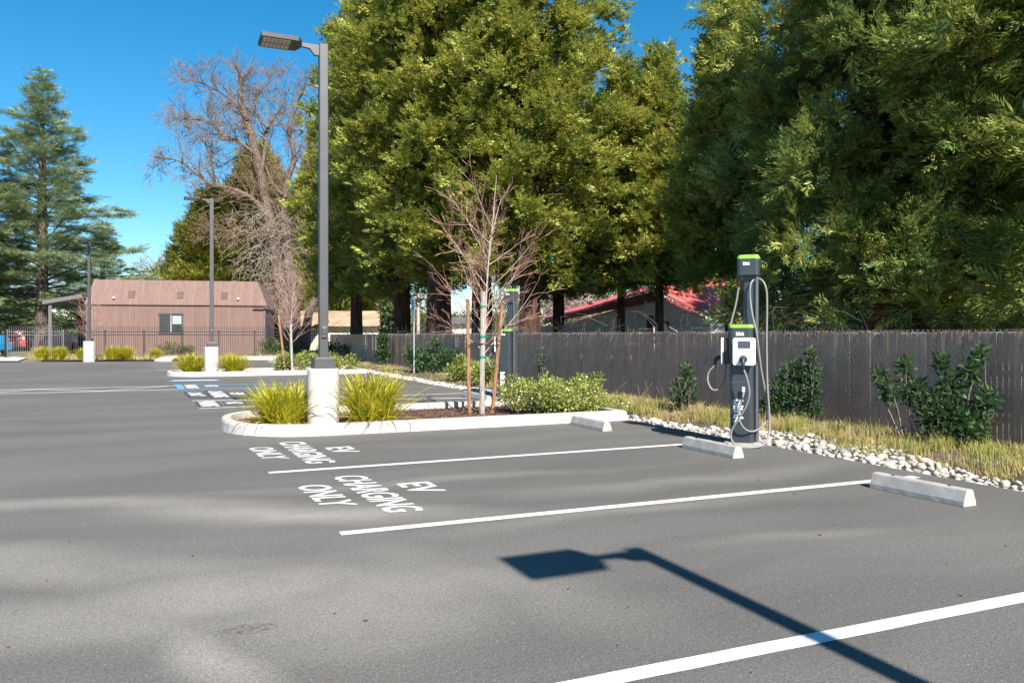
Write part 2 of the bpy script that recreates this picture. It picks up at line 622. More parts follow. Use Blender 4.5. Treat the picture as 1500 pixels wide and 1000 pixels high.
# ------------------------------------------------------------------ setting
def flat(name, pts, z, m, kind='structure'):
    mb = MB()
    mb.sheet([(p[0], p[1], z) for p in pts])
    return tag(mb.build(name, m), kind=kind)


flat('ground', [(-700, -500), (700, -500), (700, 900), (-700, 900)], -.05, M['ground'])
EDGE_X = 6.95
yfar = 45.6
A0, A1 = D(-900, 45.5), D(545, 49.0)
flat('parking_lot', [(-60, -40), (EDGE_X, -40), (EDGE_X, 44.8), (-22, 50.5), (-60, 50.5)], 0.0, M['asphalt'])

# verge strip between the asphalt and the fence: gently uneven soil
mb = MB()
nx, ny = 8, 150
for j in range(ny + 1):
    for i in range(nx + 1):
        x = EDGE_X - .02 + (9.9 - EDGE_X) * i / nx
        y = -20 + 66 * j / ny
        z = -.03 + .10 * min(1, i / 2.0) + .03 * mn.noise(Vector((x * 1.3, y * 1.3, 0)))
        mb.v.append((x, y, z if i else -.03))
for j in range(ny):
    for i in range(nx):
        a = j * (nx + 1) + i
        mb.f.append((a, a + 1, a + nx + 2, a + nx + 1))
tag(mb.build('verge', M['soil'], smooth=True), kind='structure')


def verge_z(x):
    return -.03 + .10 * min(1, max(0, (x - EDGE_X) / .74))


# bed in front of the iron fence, and the pavement at its end
b0, b1, b2, b3 = G(100, 531), G(262, 528.5), D(280, 56), D(80, 56)
flat('planting_bed', [D(60, 42), D(262, 44), D(420, 49), D(540, 50), D(540, 58), D(60, 54)], .02, M['soil'])
flat('pavement', [D(-80, 41.5), D(26, 41.5), D(38, 47), D(20, 50), D(-80, 50)], .03, M['pave'])
flat('pale_sunlit_ground', [D(1080, 17.5), D(1330, 14.5), D(1400, 16), D(1420, 40), D(1000, 40), D(1060, 24)], -.03, M['pave'])  # pale sheet added so sunlit ground shows bright through the slat gaps

# ------------------------------------------------------------------ painted markings
LW = .105


def stripe(a, b, w=LW, z=.004, name='parking_line', m=None, label='', cat='painted line', group=None):
    a, b = Vector(a), Vector(b)
    d = (b - a)
    n = max(2, int(d.length / .15))
    d.normalize()
    s = Vector((-d.y, d.x, 0))
    mb = MB()
    L = (b - a).length
    vs = []
    for i in range(n + 1):
        t = L * i / n
        for sg in (1, -1):
            j = .004 * mn.noise(Vector((t * 6, sg * 9, a.x)))
            q = a + d * t + s * (sg * (w / 2 + j))
            vs.append((q.x, q.y, z))
    mb.add(vs, [(2 * i, 2 * i + 1, 2 * i + 3, 2 * i + 2) for i in range(n)])
    o = mb.build(name, m or M['paint'])
    return tag(o, label, cat, group)


GL = 'painted lines on the asphalt'
stripe(G(393.6, 692.5), G(1012, 650), label='white parking line running up to the wheel stop in front of the charger', group=GL)
lb0, lb1 = G(498.4, 781.6), G(1342, 698.3)
stripe(lb0, lb1, label='white parking line that ends just behind the biggest wheel stop', group=GL)
c0 = G(1250, 924.2)
stripe(c0 + (lb0 - lb1).normalized() * 1.55, c0 + (lb1 - lb0).normalized() * 4.6, label='broad white parking line crossed by the dark shadow of a lamp', group=GL)
# lines beyond the first island
e0 = G(677, 576)
stripe(e0 + Vector((-4.2, .0, 0)), e0 + Vector((.4, 0, 0)), label='thin white stall line seen behind the strap leaves of the island, upper of two', group=GL)
e1 = G(676, 583.3)
stripe(e1 + Vector((-2.2, .55, 0)), e1 + Vector((.2, 0, 0)), label='thin slanting white line seen behind the young tree stakes, lower of two', group=GL)


def px_quad(pts, z, name, m, label, cat='painted marking'):
    mb = MB()
    mb.sheet([(G(x, y).x, G(x, y).y, z) for x, y in pts])
    return tag(mb.build(name, m), label, cat)


def word(mb, s, SB, ST, ET, z=.008, off=.02):
    o, t, e = G(*SB), G(*ST), G(*ET)
    o.z = t.z = e.z = z
    text_at(mb, s, o, e - t, t - o, off)


def stall_text(words, label, z=.004, off=.02, cat='painted words'):
    root = thing('stall_lettering', label, cat, G(*words[0][1]))
    for s, SB, ST, ET in words:
        mb = MB()
        word(mb, s, SB, ST, ET, z, off)
        b = root.location
        mb.v = [(p[0] - b.x, p[1] - b.y, p[2] - b.z) for p in mb.v]
        mb.build('word', M['paint'], root)
    return root


stall_text([('EV', (579.4, 708.8), (627, 705.3), (654.2, 718.9)),
            ('CHARGING', (485.6, 698.2), (533.2, 696), (624.2, 747.5)),
            ('ONLY', (432.5, 712), (480, 709.5), (525.3, 739.5))],
           'large white words EV CHARGING ONLY painted between the two long stall lines')
stall_text([('EV', (475.2, 656), (512, 653.6), (528, 661.5)),
            ('CHARGING', (406.4, 648), (444, 646.7), (493.9, 677.2)),
            ('ONLY', (361.8, 656), (397.4, 654.6), (424.8, 671.5))],
           'smaller white words EV CHARGING ONLY painted beside the white kerb of the island')
# dark patches under the far lettering
px_quad([(268, 574.2), (298, 574.2), (309, 582), (276, 582.5)], .004, 'paint_patch', M['black_paint'], 'dark painted patch under the far word ONLY')
px_quad([(299, 572), (326, 571.6), (341, 582.5), (309.5, 583)], .0045, 'paint_patch', M['black_paint'], 'dark painted patch under the far word CHARGING')
px_quad([(331, 574), (362, 573.2), (372, 580.5), (342, 582.5)], .005, 'paint_patch', M['black_paint'], 'dark painted patch under the far word EV')
stall_text([('EV', (335, 575.6), (356, 575.1), (362, 578.6)),
            ('CHARGING', (303, 573.2), (325, 572.8), (337.5, 581.8)),
            ('ONLY', (273, 575.3), (294.4, 575.2), (303.5, 580.8))],
           'distant white words EV CHARGING ONLY on dark patches past the clump of strap leaves', z=.009, off=.05)
px_quad([(284, 588), (318, 587.4), (327, 596), (293, 597.5)], .004, 'paint_patch', M['black_paint'], 'dark painted patch under the word PARKING')
px_quad([(326, 588), (360, 587.4), (364, 592.4), (331, 593.2)], .004, 'paint_patch', M['black_paint'], 'dark painted patch under the word NO')
stall_text([('NO', (328.5, 589.2), (355, 588.7), (358.6, 591.6)), ('PARKING', (288.5, 588), (315, 587.5), (323.3, 595.5))],
           'white words NO PARKING between two short white lines', z=.009, off=.05)
stripe(G(281.6, 587), G(395, 585), .10, label='short white line on the far side of the words NO PARKING', group=GL)
stripe(G(291.7, 598.3), G(395, 594.3), .10, label='short white line on the near side of the words NO PARKING', group=GL)
# accessible stall beyond, outlined in blue
stripe(G(248.5, 557.7), G(321, 556.8), .62, z=.004, name='access_line', m=M['blue_paint'], label='broad blue bar beside the kerb of the far island', group=GL)
stripe(G(253, 557.6), G(317, 556.8), .36, z=.008, name='access_line', m=M['pale_blue_paint'], label='pale faded stripe inside the broad blue bar', group=GL)
stripe(G(280, 562.9), G(420, 562.4), .14, z=.004, name='access_line', m=M['blue_paint'], label='upper blue line of the hatched access aisle', group=GL)
stripe(G(262, 569.9), G(420, 567.7), .14, z=.0045, name='access_line', m=M['blue_paint'], label='lower blue line of the hatched access aisle', group=GL)
px_quad([(255, 563.3), (266, 563.2), (271, 569.6), (261, 569.9)], .0055, 'paint_patch', M['blue_paint'], 'solid blue block at the mouth of the access aisle')
stall_text([('PARKING', (268.5, 563.7), (287, 563.7), (293, 569)), ('NO', (298, 564.6), (319, 564.4), (322, 566.6))],
           'white words NO PARKING between the two blue lines', z=.009, off=.05)
# walkway hatching crossing the drive aisle
stripe(G(-60, 572.4), G(256, 565.2), .11, label='far white edge line of the hatched walkway over the drive', group=GL)
stripe(G(-60, 578.2), G(261, 570.2), .11, label='near white edge line of the hatched walkway over the drive', group=GL)
for k, (xa, ya, xb, yb, t) in enumerate([(-40, 577.4, 55, 570.4, 'first'), (55, 570.2, 150, 572.8, 'second'), (150, 572.6, 245, 565.8, 'third')]):
    stripe(G(xa, ya), G(xb, yb), .09, z=.0045, label='%s slanting white hatch line of the walkway, counted from the gate side' % t, group=GL)
for k, (xa, xb, y, t) in enumerate([(218, 300, 532.6, 'farthest off'), (223, 300, 536.8, 'middle'), (228, 300, 541.4, 'lowest')]):
    stripe(G(xa, y), G(xb, y - .3), .12, label='short white stall line beyond the far island, %s of three' % t, group=GL)

# ------------------------------------------------------------------ planting islands


def rounded(x0, x1, y0, y1, r, n=10):
    """outline, corner arcs on the x0 end only (the x1 end is square)"""
    pts = []
    for k in range(n + 1):
        a = PI + PI / 2 * k / n
        pts.append((x0 + r + r * math.cos(a), y0 + r + r * math.sin(a)))
    pts += [(x1, y0), (x1, y1)]
    for k in range(n + 1):
        a = PI / 2 + PI / 2 * k / n
        pts.append((x0 + r + r * math.cos(a), y1 - r + r * math.sin(a)))
    return pts


def island(x0, x1, y0, y1, label, rng, r=1.25, kw=.15, kh=.155):
    root = thing('planting_island', label, 'planting island', (x0, y0, 0))
    out = rounded(0, x1 - x0, 0, y1 - y0, r)
    inn = rounded(kw, x1 - x0 - kw, kw, y1 - y0 - kw, r - kw)
    # cut the kerb run into cast lengths with thin joints
    n = len(out)
    mb = MB()
    seg = []
    for k in range(n):
        a, b = Vector((*out[k], 0)), Vector((*out[(k + 1) % n], 0))
        ia, ib = Vector((*inn[k], 0)), Vector((*inn[(k + 1) % n], 0))
        L = (b - a).length
        m_ = max(1, round(L / 1.25))
        for q in range(m_):
            t0, t1 = q / m_, (q + 1) / m_
            g = .005 / L if m_ > 1 or k % 5 == 0 else 0
            seg.append((a.lerp(b, t0 + g), a.lerp(b, t1 - g), ia.lerp(ib, t0 + g), ia.lerp(ib, t1 - g)))
    for a, b, ia, ib in seg:
        out_n = (a - ia).normalized() * .02
        out_b = (b - ib).normalized() * .02
        bot = [a, b, ib, ia]
        # battered face with a rounded top edge
        ring = [[a, b], [a - out_n * .6 + Vector((0, 0, kh * .8)), b - out_b * .6 + Vector((0, 0, kh * .8))],
                [a - out_n * 1.6 + Vector((0, 0, kh)), b - out_b * 1.6 + Vector((0, 0, kh))],
                [ia + Vector((0, 0, kh)), ib + Vector((0, 0, kh))], [ia, ib]]
        vs = [p for pr in ring for p in pr]
        fs = [(2 * i, 2 * i + 1, 2 * i + 3, 2 * i + 2) for i in range(4)] + [(0, 2, 4, 6, 8), (9, 7, 5, 3, 1)]
        mb.add(vs, fs)
    mb.build('kerb', M['kerb'], root)
    mb = MB()
    mb.sheet([(p[0], p[1], .05) for p in rounded(kw - .01, x1 - x0 - kw + .01, kw - .01, y1 - y0 - kw + .01, r - kw)])
    bed = mb.build('mulch_bed', M['mulch'], root)
    # bark chips
    n = 5200
    P = np.stack([rng.uniform(kw + .05, x1 - x0 - kw - .05, n), rng.uniform(kw + .05, y1 - y0 - kw - .05, n), rng.uniform(.052, .085, n)], 1)
    ok = (P[:, 0] > r) | (np.hypot(P[:, 0] - r, np.clip(np.abs(P[:, 1] - (y1 - y0) / 2) - ((y1 - y0) / 2 - r), 0, None)) < r - kw - .04)
    P = P[ok]
    V = scatter_quads(P, rng, .05, .022, flatness=.35)
    link('bark_chips', quads_mesh('bark_chips', V, M['chip']), root)
    return root


def scatter_quads(P, rng, ln, wd, flatness=1.0, size=None):
    n = len(P)
    A = rng.normal(size=(n, 3))
    A[:, 2] *= flatness
    A /= np.linalg.norm(A, axis=1, keepdims=True)
    B = rng.normal(size=(n, 3))
    B[:, 2] *= flatness
    B -= A * np.sum(A * B, 1, keepdims=True)
    B /= np.linalg.norm(B, axis=1, keepdims=True)
    s = (rng.uniform(.5, 1.3, n) if size is None else size)[:, None]
    a, b = A * s * ln / 2, B * s * wd / 2
    return np.stack([P - a, P + b * .9 - a * .1, P + a, P - b * .9 - a * .1], 1)


island(.80, 6.92, 10.9, 13.75, 'planting island with white kerb around the tall lamp and the staked young tree', RNG)
island(.15, 6.75, 28.1, 30.9, 'far planting island with white kerb and two strap leaf clumps, beside blue markings', RNG)

# pale kerb ends at the far bed
mb = MB()
a, b = G(228, 529, 0), G(262, 529, 0)
mb.slab([G(226, 530), G(252, 530.5), G(262, 524), G(246, 523)], (0, 0, .14))
tag(mb.build('kerb_block', M['kerb'], bevel=.03), 'white rounded kerb nose in front of the black iron fence', 'kerb')
mb = MB()
mb.slab([G(345, 527.6), G(413, 527.6), G(413, 525), G(345, 525)], (0, 0, .16))
tag(mb.build('kerb_block', M['kerb'], bevel=.02), 'long low white kerb seen beyond the far island', 'kerb')

# ------------------------------------------------------------------ wheel stops


def wheel_stop(p0, p1, label, hh=.135):
    """p0: near bottom corner, p1: far bottom corner of the face towards the drive"""
    d = p1 - p0
    L = d.length
    d.normalize()
    s = Vector((d.y, -d.x, 0))  # towards the verge
    if s.x < 0: s = -s
    w = .155
    prof = [(0, 0), (.004, .038), (.036, hh - .012), (.048, hh), (w - .048, hh), (w - .036, hh - .012), (w - .004, .038), (w, 0)]
    mb = MB()
    ns = 14
    vs = []
    for i in range(ns + 1):
        for a, z in prof:
            q = d * (L * i / ns) + s * a
            j = .0022 * mn.noise(Vector((i * 1.7, a * 60, z * 60 + L)))
            vs.append((q.x + j, q.y + j, max(0, z + (j if z > .01 else 0))))
    n = len(prof)
    fs = [(i * n + k, i * n + k + 1, (i + 1) * n + k + 1, (i + 1) * n + k) for i in range(ns) for k in range(n - 1)]
    fs += [tuple(range(n)), tuple(reversed(range(ns * n, ns * n + n)))]
    mb.add(vs, fs)
    o = mb.build('wheel_stop', M['stop'], loc=p0)
    o.location.z = .003
    # steel pins on the top
    for t in (.2, .8):
        q = d * (L * t) + s * (w / 2)
        pb = MB()
        pb.lathe([(.014, 0), (.014, .004), (.006, .006)], 10, (q.x, q.y, hh - .001))
        pb.build('anchor_pin', M['dark'], o)
    return tag(o, label, 'wheel stop', 'concrete wheel stops')


wheel_stop(G(1411.4, 743), G(1274, 714.2), 'long grey concrete wheel stop at the end of a bare stall, beside pale cobbles')
wheel_stop(G(1073.5, 672), G(998.5, 655.6), 'grey concrete wheel stop standing directly in front of the charger')
wheel_stop(G(882.7, 632), G(835, 621.6), 'pale concrete wheel stop lying against the white kerb and hedge')
wheel_stop(G(711, 589.5), G(676, 581), 'small concrete wheel stop seen behind the staked young tree')
wheel_stop(G(402, 527.5 + 5), G(392, 531.5), 'small concrete wheel stop beyond the far island')

# ------------------------------------------------------------------ lamps


def lamp(loc, height, base_top, label, rz=0.0, base_r=.225, z0=.0):
    root = thing('parking_lamp', label, 'lamp post', loc, rz, 'lamp posts of the parking lot')
    mb = MB()
    r = base_r
    mb.lathe([(r, 0), (r, base_top - .03), (r - .012, base_top - .006), (r - .03, base_top)], 36)
    mb.build('concrete_base', M['base'], root, smooth=False)
    mb = MB()
    mb.box((0, 0, base_top + .075), (.30, .30, .15))
    mb.box((0, 0, base_top + .156), (.24, .24, .012))
    mb.build('base_cover', M['pole'], root, bevel=.008)
    mb = MB()
    mb.box((0, 0, (base_top + .16 + height) / 2), (.128, .128, height - base_top - .16))
    mb.build('pole', M['pole'], root, bevel=.012)
    mb = MB()
    mb.box((.0, -.066 - .012, base_top + .52), (.075, .03, .16))
    mb.box((.0, -.066 - .03, base_top + .54), (.055, .012, .09))
    mb.build('access_cover', M['pole'], root, bevel=.006)
    # arm: bracket with a slanted underside reaching to the head (-X)
    mb = MB()
    prof = [(-.064, -.02), (-.064, -.17), (-.13, -.17), (-.19, -.085), (-.33, -.07), (-.33, -.02)]
    n = len(prof)
    vs = [(x, y, height + z) for y in (-.028, .028) for x, z in prof]
    mb.add(vs, [tuple(range(n)), tuple(reversed(range(n, 2 * n)))] + [(k, k + n, (k + 1) % n + n, (k + 1) % n) for k in range(n)])
    mb.build('arm', M['pole'], root)
    hx0, hx1, hw, hz = -.33, -.88, .215, height - .045
    mb = MB()
    poly = [(hx0 + .02, -.06), (hx0 - .04, -hw), (hx1, -hw), (hx1, hw), (hx0 - .04, hw), (hx0 + .02, .06)]
    mb.prism(poly, hz - .03, hz + .035)
    for k in range(7):  # cooling fins
        mb.box((hx0 - .12, -.15 + k * .05, hz + .048), (.16, .008, .026))
    head = mb.build('lamp_head', M['dark'], root, bevel=.008)
    mb = MB()
    mb.box(((hx1 + hx0 - .12) / 2 - .0, 0, hz - .033), (abs(hx1 - hx0) - .17, hw * 2 - .05, .006))
    mb.build('lens_panel', M['lamp_glass'], head)
    mb = MB()
    x_a, x_b = hx1 + .03, hx0 - .15
    for k in range(8):
        x = x_a + (x_b - x_a) * k / 7
        mb.box((x, 0, hz - .0385), (.012, hw * 2 - .06, .005))
    for y in (-.19, 0, .19):
        mb.box(((x_a + x_b) / 2, y, hz - .0425), (x_b - x_a, .014, .003))
    mb.build('lens_grid', M['lamp_rib'], head)
    return root


l1 = D(473.5, 11.35)
lamp(l1, HT(66, 11.35), .905, 'tall lamp post rising from a white round base between the two big strap leaf clumps')
l2 = D(310, 27.0)
lamp(l2, HT(291, 27.0), .98, 'lamp post on the far island in front of the brown building window', base_r=.235)
l3 = D(130.5, 41.0)
lamp(l3, HT(353, 41.0), 1.07, 'lamp post standing beside the brown building corner at the edge of the lot', rz=math.radians(75), base_r=.28)
EL = math.radians(40.0)
tip = G(930, 805)
hh4 = HT(66, 11.35)
lamp((tip.x - .024 * hh4 / math.tan(EL), tip.y - hh4 / math.tan(EL), 0), hh4, .905, 'lamp post whose shadow falls across the bare asphalt stall')

# ------------------------------------------------------------------ chargers


def round_rect(x0, x1, y0, y1, r, n=5):
    pts = []
    for cx, cy, a0 in ((x1 - r, y0 + r, -PI / 2), (x1 - r, y1 - r, 0), (x0 + r, y1 - r, PI / 2), (x0 + r, y0 + r, PI)):
        for k in range(n + 1):
            a = a0 + PI / 2 * k / n
            pts.append((cx + r * math.cos(a), cy + r * math.sin(a)))
    return pts


def spline(pts, n=8):
    pts = [Vector(p) for p in pts]
    out = []
    for i in range(len(pts) - 1):
        p0, p1, p2, p3 = pts[max(i - 1, 0)], pts[i], pts[i + 1], pts[min(i + 2, len(pts) - 1)]
        for k in range(n):
            t = k / n
            out.append(.5 * ((2 * p1) + (p2 - p0) * t + (2 * p0 - 5 * p1 + 4 * p2 - p3) * t * t + (3 * p1 - p0 - 3 * p2 + p3) * t ** 3))
    out.append(pts[-1])
    return out


def charger(loc, label, rz, boxes=(0, 1)):
    """local axes: +x along the face with the screen, -y towards the viewer of that face"""
    root = thing('charging_station', label, 'car charger', loc, rz, 'electric car chargers along the verge')
    S = 1 / 115.0
    mb = MB()
    mb.prism(round_rect(-.22, .24, -.21, .24, .03), 0, .045)
    mb.build('footing', M['stop'], root)
    # pedestal, slightly narrower at the top
    mb = MB()
    lo = round_rect(-.150, .135, -.150, .135, .05)
    up = round_rect(-.165, .125, -.165, .125, .055)
    n = len(lo)
    vs = []
    lv = [(.045, 1.0), (.30, 1.0), (1.47, 1.0)]
    for z, k in lv:
        q = (z - .045) / 1.43
        vs += [(a[0] * (1 - q) + b[0] * q, a[1] * (1 - q) + b[1] * q, z) for a, b in zip(lo, up)]
    fs = [(i * n + k, i * n + (k + 1) % n, (i + 1) * n + (k + 1) % n, (i + 1) * n + k) for i in range(2) for k in range(n)]
    fs += [tuple(range(2 * n, 3 * n))]
    mb.add(vs, fs)
    ped = mb.build('pedestal', M['charger'], root)
    mb = MB()
    q = round_rect(-.170, .130, -.170, .130, .055)
    mb.prism(q, 1.47, 1.50)
    mb.prism([(a * .96 - .001, b * .96 - .001) for a, b in q], 1.50, 1.513)
    mb.build('green_cap', M['green_cap'], root, bevel=.008)
    # extruded column behind, carrying the cable head
    mb = MB()
    mb.prism(round_rect(.00, .165, .00, .165, .02), .045, 2.25)
    mb.build('column', M['charger'], root)
    mb = MB()
    for z0, z1 in ((.05, 2.12),):
        mb.prism(round_rect(.142, .178, -.05 + .02, .15, .012), z0, z1)
        mb.prism(round_rect(.02, .15, .142, .178, .012), z0, z1)
    mb.build('column_rail', M['charger_alu'], root)
    mb = MB()
    hd = round_rect(-.075, .195, -.075, .195, .05)
    mb.prism(hd, 2.13, 2.335)
    head = mb.build('cable_head', M['charger'], root, bevel=.006)
    mb = MB()
    mb.prism(hd, 2.335, 2.365)
    mb.prism([(.06 + (a - .06) * .93, .06 + (b - .06) * .93) for a, b in hd], 2.365, 2.385)
    mb.build('green_cap', M['green_cap'], head, bevel=.008)
    # lettering
    mb = MB()
    text_at(mb, 'blink', (.002, -.0765, 2.255), (.082, 0, 0), (0, 0, .045), .03)
    mb.build('maker_name', M['white_print'], head)
    mb = MB()
    text_at(mb, 'blink', (-.075, -.1655, 1.375), (.10, .0, 0), (0, -.0005, .05), .03)
    mb.build('maker_name', M['white_print'], ped)
    mb = MB()
    text_at(mb, 'blink', (-.105, -.1575, .585), (0, .004, -.30), (.115, 0, 0), .04)
    mb.build('maker_name', M['white_print'], ped)
    mb = MB()
    mb.box((-.012, -.1565, .80), (.25, .004, .006))
    mb.build('seam', M['charger_alu'], ped)
    # name repeated on the other face
    mb = MB()
    text_at(mb, 'blink', (-.1655, .065, 1.375), (0, -.10, 0), (-.0005, 0, .05), .03)
    mb.build('maker_name', M['white_print'], ped)
    mb = MB()
    text_at(mb, 'blink', (-.1575, .095, .585), (.004, 0, -.30), (0, -.115, 0), .04)
    mb.build('maker_name', M['white_print'], ped)
    # two wall boxes on the two faces
    for side in boxes:
        Rm = Matrix.Rotation(0 if side == 0 else -PI / 2, 3, 'Z')
        # side 1: local -y turned to -x
        def T(p):
            return Rm @ Vector(p)
        def addp(mb, poly_xz, y0, y1):
            n = len(poly_xz)
            vs = [T((x, y0, z)) for x, z in poly_xz] + [T((x, y1, z)) for x, z in poly_xz]
            fs = [tuple(range(n)), tuple(reversed(range(n, 2 * n)))] + [(k, k + n, (k + 1) % n + n, (k + 1) % n) for k in range(n)]
            mb.add(vs, fs)
        sx = .028 if side == 0 else -.028
        x0, x1, z0, z1 = -.135 + sx, .135 + sx, 1.01, 1.35
        mb = MB()
        addp(mb, round_rect(x0 + .012, x1 - .012, z0 + .012, z1 - .012, .03), -.235, -.16)
        bx = mb.build('wall_box', M['black_plastic'], root)
        mb = MB()
        addp(mb, round_rect(x0, x1, z0, z1, .032), -.265, -.235)
        mb.build('front_cover', M['white_plastic'], bx, bevel=.006)
        mb = MB()
        addp(mb, round_rect(x0 + .06, x1 - .06, z1 - .13, z1 - .04, .004), -.2672, -.265)
        mb.build('screen', M['screen'], bx)
        mb = MB()
        addp(mb, round_rect(x1 - .058, x1 - .02, z1 - .036, z1 - .012, .011), -.2668, -.265)
        mb.build('badge', M['orange'], bx)
        hx, hz = sx - .01, z0 + .075
        mb = MB()
        ring = [T((hx + .046 * math.cos(a), -.2652, hz + .046 * math.sin(a))) for a in np.linspace(0, 2 * PI, 25)[:-1]]
        mb.tube([T((hx, -.262, hz)), T((hx, -.268, hz)), T((hx, -.278, hz))], [.05, .05, .043], 24)
        mb.build('holster', M['black_plastic'], bx, smooth=False)
        mb = MB()
        mb.tube([T(p) for p in spline([(hx, -.27, hz + .005), (hx, -.31, hz + .01), (hx + .004, -.345, hz - .02), (hx + .008, -.355, hz - .075), (hx + .012, -.35, hz - .12)], 5)],
                [.03] * 5 + [.027] * 5 + [.023] * 5 + [.018] * 6, 12)
        mb.build('plug_handle', M['black_plastic'], bx, smooth=True)

    def cab(name, pix, r=.0125):
        mb = MB()
        mb.tube([Vector(((x - 1088) * S, y, (650 - py) * S)) for x, py, y in spline(pix, 8)], r, 10)
        return mb.build(name, M['cable'], root, smooth=True)
    if 0 in boxes:
        # cables: pixel traced column, height, depth in metres
        cab('cable', [(1091.5, 539, -.35), (1096, 552, -.35), (1099, 572, -.33), (1094, 592, -.31), (1082, 612, -.29), (1074, 628, -.28), (1075, 640, -.29), (1084, 648.3, -.31), (1100, 648.6, -.30),
                      (1117, 645, -.22), (1124, 630, -.10), (1124, 605, -.03), (1121, 560, -.01), (1120, 500, 0), (1120.5, 440, .0), (1118, 420, .0), (1112, 411, .02), (1106, 409, .03), (1106, 402, .03)])
        cab('cable', [(1106, 402, .03), (1105, 409, .02), (1101, 413, -.03), (1098, 421, -.06), (1098, 440, -.06), (1101, 462, -.08), (1107, 490, -.08), (1112, 535, -.04), (1116, 560, .0),
                      (1120, 585, .02), (1121, 605, .02), (1117, 618, -.02), (1108, 626, -.12), (1098, 627, -.2), (1089, 620, -.25), (1084, 606, -.26), (1086, 590, -.24), (1090, 574, -.21), (1091, 566, -.17)])
        mb = MB()
        mb.box(((1090 - 1088) * S, -.215, (650 - 568) * S), (.03, .012, .06))
        mb.build('cable_tag', M['white_plastic'], root)
    cab('cable', [(1087, 403, .06), (1084, 409, .06), (1081, 420, .06), (1077, 445, .05), (1071, 470, .04), (1067, 490, .03), (1064, 515, .03), (1062, 545, .02), (1060, 560, 0), (1053, 570, -.02), (1044, 570.5, -.02),
                  (1038, 560, -.01), (1038, 548, .0), (1043, 540, .0), (1049, 535, .0)])
    mb = MB()
    mb.tube([(.155, .03, 2.07), (.155, .03, 2.14)], .022, 10)
    mb.build('cable_gland', M['charger_alu'], head, smooth=False)
    mb = MB()
    mb.tube([(-.01, .06, 2.08), (-.01, .06, 2.14)], .02, 10)
    mb.build('cable_gland', M['charger_alu'], head, smooth=False)
    return root


ch = charger(G(1089, 651.5), 'grey car charger with white screen box and hanging cables, standing in pale cobbles', -PI / 4)
charger(G(743, 583.5), 'grey car charger with lime green caps seen behind the staked young tree', -PI / 4, (1,))

# ------------------------------------------------------------------ chain link fence with brown slats
FXA, FXB = 9.18, 9.62
FY0, FY1 = 1.0, 49.5


def fx(y):
    return FXA + (FXB - FXA) * (y - 6) / 44


root = thing('slatted_fence', 'long chain link fence filled with brown vertical slats and barbed wire above', 'fence', (fx(FY0), FY0, 0))
bx_, by_ = root.location.x, root.location.y
mb = MB()
y = FY0
pitch = .0745
k = 0
while y < FY1:
    w = .0665
    top = 1.425 + .012 * math.sin(k * 12.9898) + .006 * math.sin(k * 78.233)
    if random.random() < .02: top -= random.uniform(.02, .10)
    zb = .05
    t = math.radians(random.gauss(0, 3))
    mb.box((fx(y) - bx_ + random.gauss(0, .003), y - by_, (top + zb) / 2), (.006, w + random.gauss(0, .0015), top - zb), rz=t)
    y += pitch
    k += 1
mb.build('slat_panel', M['slat'], root)
mb = MB()
dz = 1.45 - .04
for sgn in (1, -1):
    y = FY0 - 1.5
    while y < 26:
        a = Vector((fx(y) - bx_ - .012 - sgn * .001, y - by_, .04))
        b = Vector((fx(y) - bx_ - .012 - sgn * .001, y - by_ + sgn * dz * .62, 1.45))
        if sgn < 0:
            a.y += 1; b.y += 1
        mb.bar(a, b, .0040 if sgn > 0 else .0022)
        y += .082
mb.build('wire_mesh', M['wire'], root)
mb = MB()
y = FY0
while y < FY1:   # knuckled wire ends along the top
    for s in (-1, 1):
        mb.bar((fx(y) - bx_ - .01, y - by_, 1.425), (fx(y) - bx_ - .01, y - by_ + s * .018, 1.455), .003)
    y += .0745
mb.build('wire_ends', M['wire'], root)
for y in np.arange(FY0 + 1.2, FY1, 3.0):
    mb = MB()
    mb.tube([(fx(y) - bx_ + .05, y - by_, -.05), (fx(y) - bx_ + .05, y - by_, 1.44)], .03, 10)
    po = mb.build('post', M['galv'], root)
    mb = MB()
    mb.bar((fx(y) - bx_ + .05, y - by_, 1.44), (fx(y) - bx_ - .20, y - by_ - .06, 1.72), .024, .012)
    mb.build('wire_arm', M['dark'], po)
mb = MB()
mb.tube([(fx(FY0) - bx_ + .03, 0, 1.40), (fx(FY1) - bx_ + .03, FY1 - FY0, 1.40)], .021, 8)
mb.build('top_rail', M['galv'], root)
for q, t in ((.3, 0), (.62, 1), (.95, 2)):
    mb = MB()
    pts = []
    for y in np.arange(FY0, FY1, 1.0):
        sag = .012 * math.sin(y * 2.1 + t)
        pts.append((fx(y) - bx_ + .05 - .25 * q, y - by_, 1.44 + .30 * q + sag))
    mb.tube(pts, .0022, 4)
    mb.build('barbed_wire', M['dark'], root)

# ------------------------------------------------------------------ vegetation generators


def tmpl_spray(n, rng, wid=.10, spread=45, zj=.08, ln=.34):
    """flat feathered spray along +x, unit length: diamonds (n,4,3)"""
    Q = []
    for i in range(n):
        t = .06 + .92 * i / (n - 1)
        side = 1 if i % 2 else -1
        if i == n - 1: side = 0
        a = math.radians(rng.uniform(spread * .6, spread * 1.25)) * side
        L = ln * (1.15 - .55 * t) * rng.uniform(.75, 1.15)
        d = np.array([math.cos(a), math.sin(a), rng.uniform(-.25, .25)])
        w = np.array([-math.sin(a), math.cos(a), rng.uniform(-.5, .5)]) * wid * L / .34 * .5
        b = np.array([t * .85, 0, rng.normal(0, zj)])
        Q.append([b, b + d * L * .5 + w, b + d * L, b + d * L * .5 - w])
    return np.array(Q)


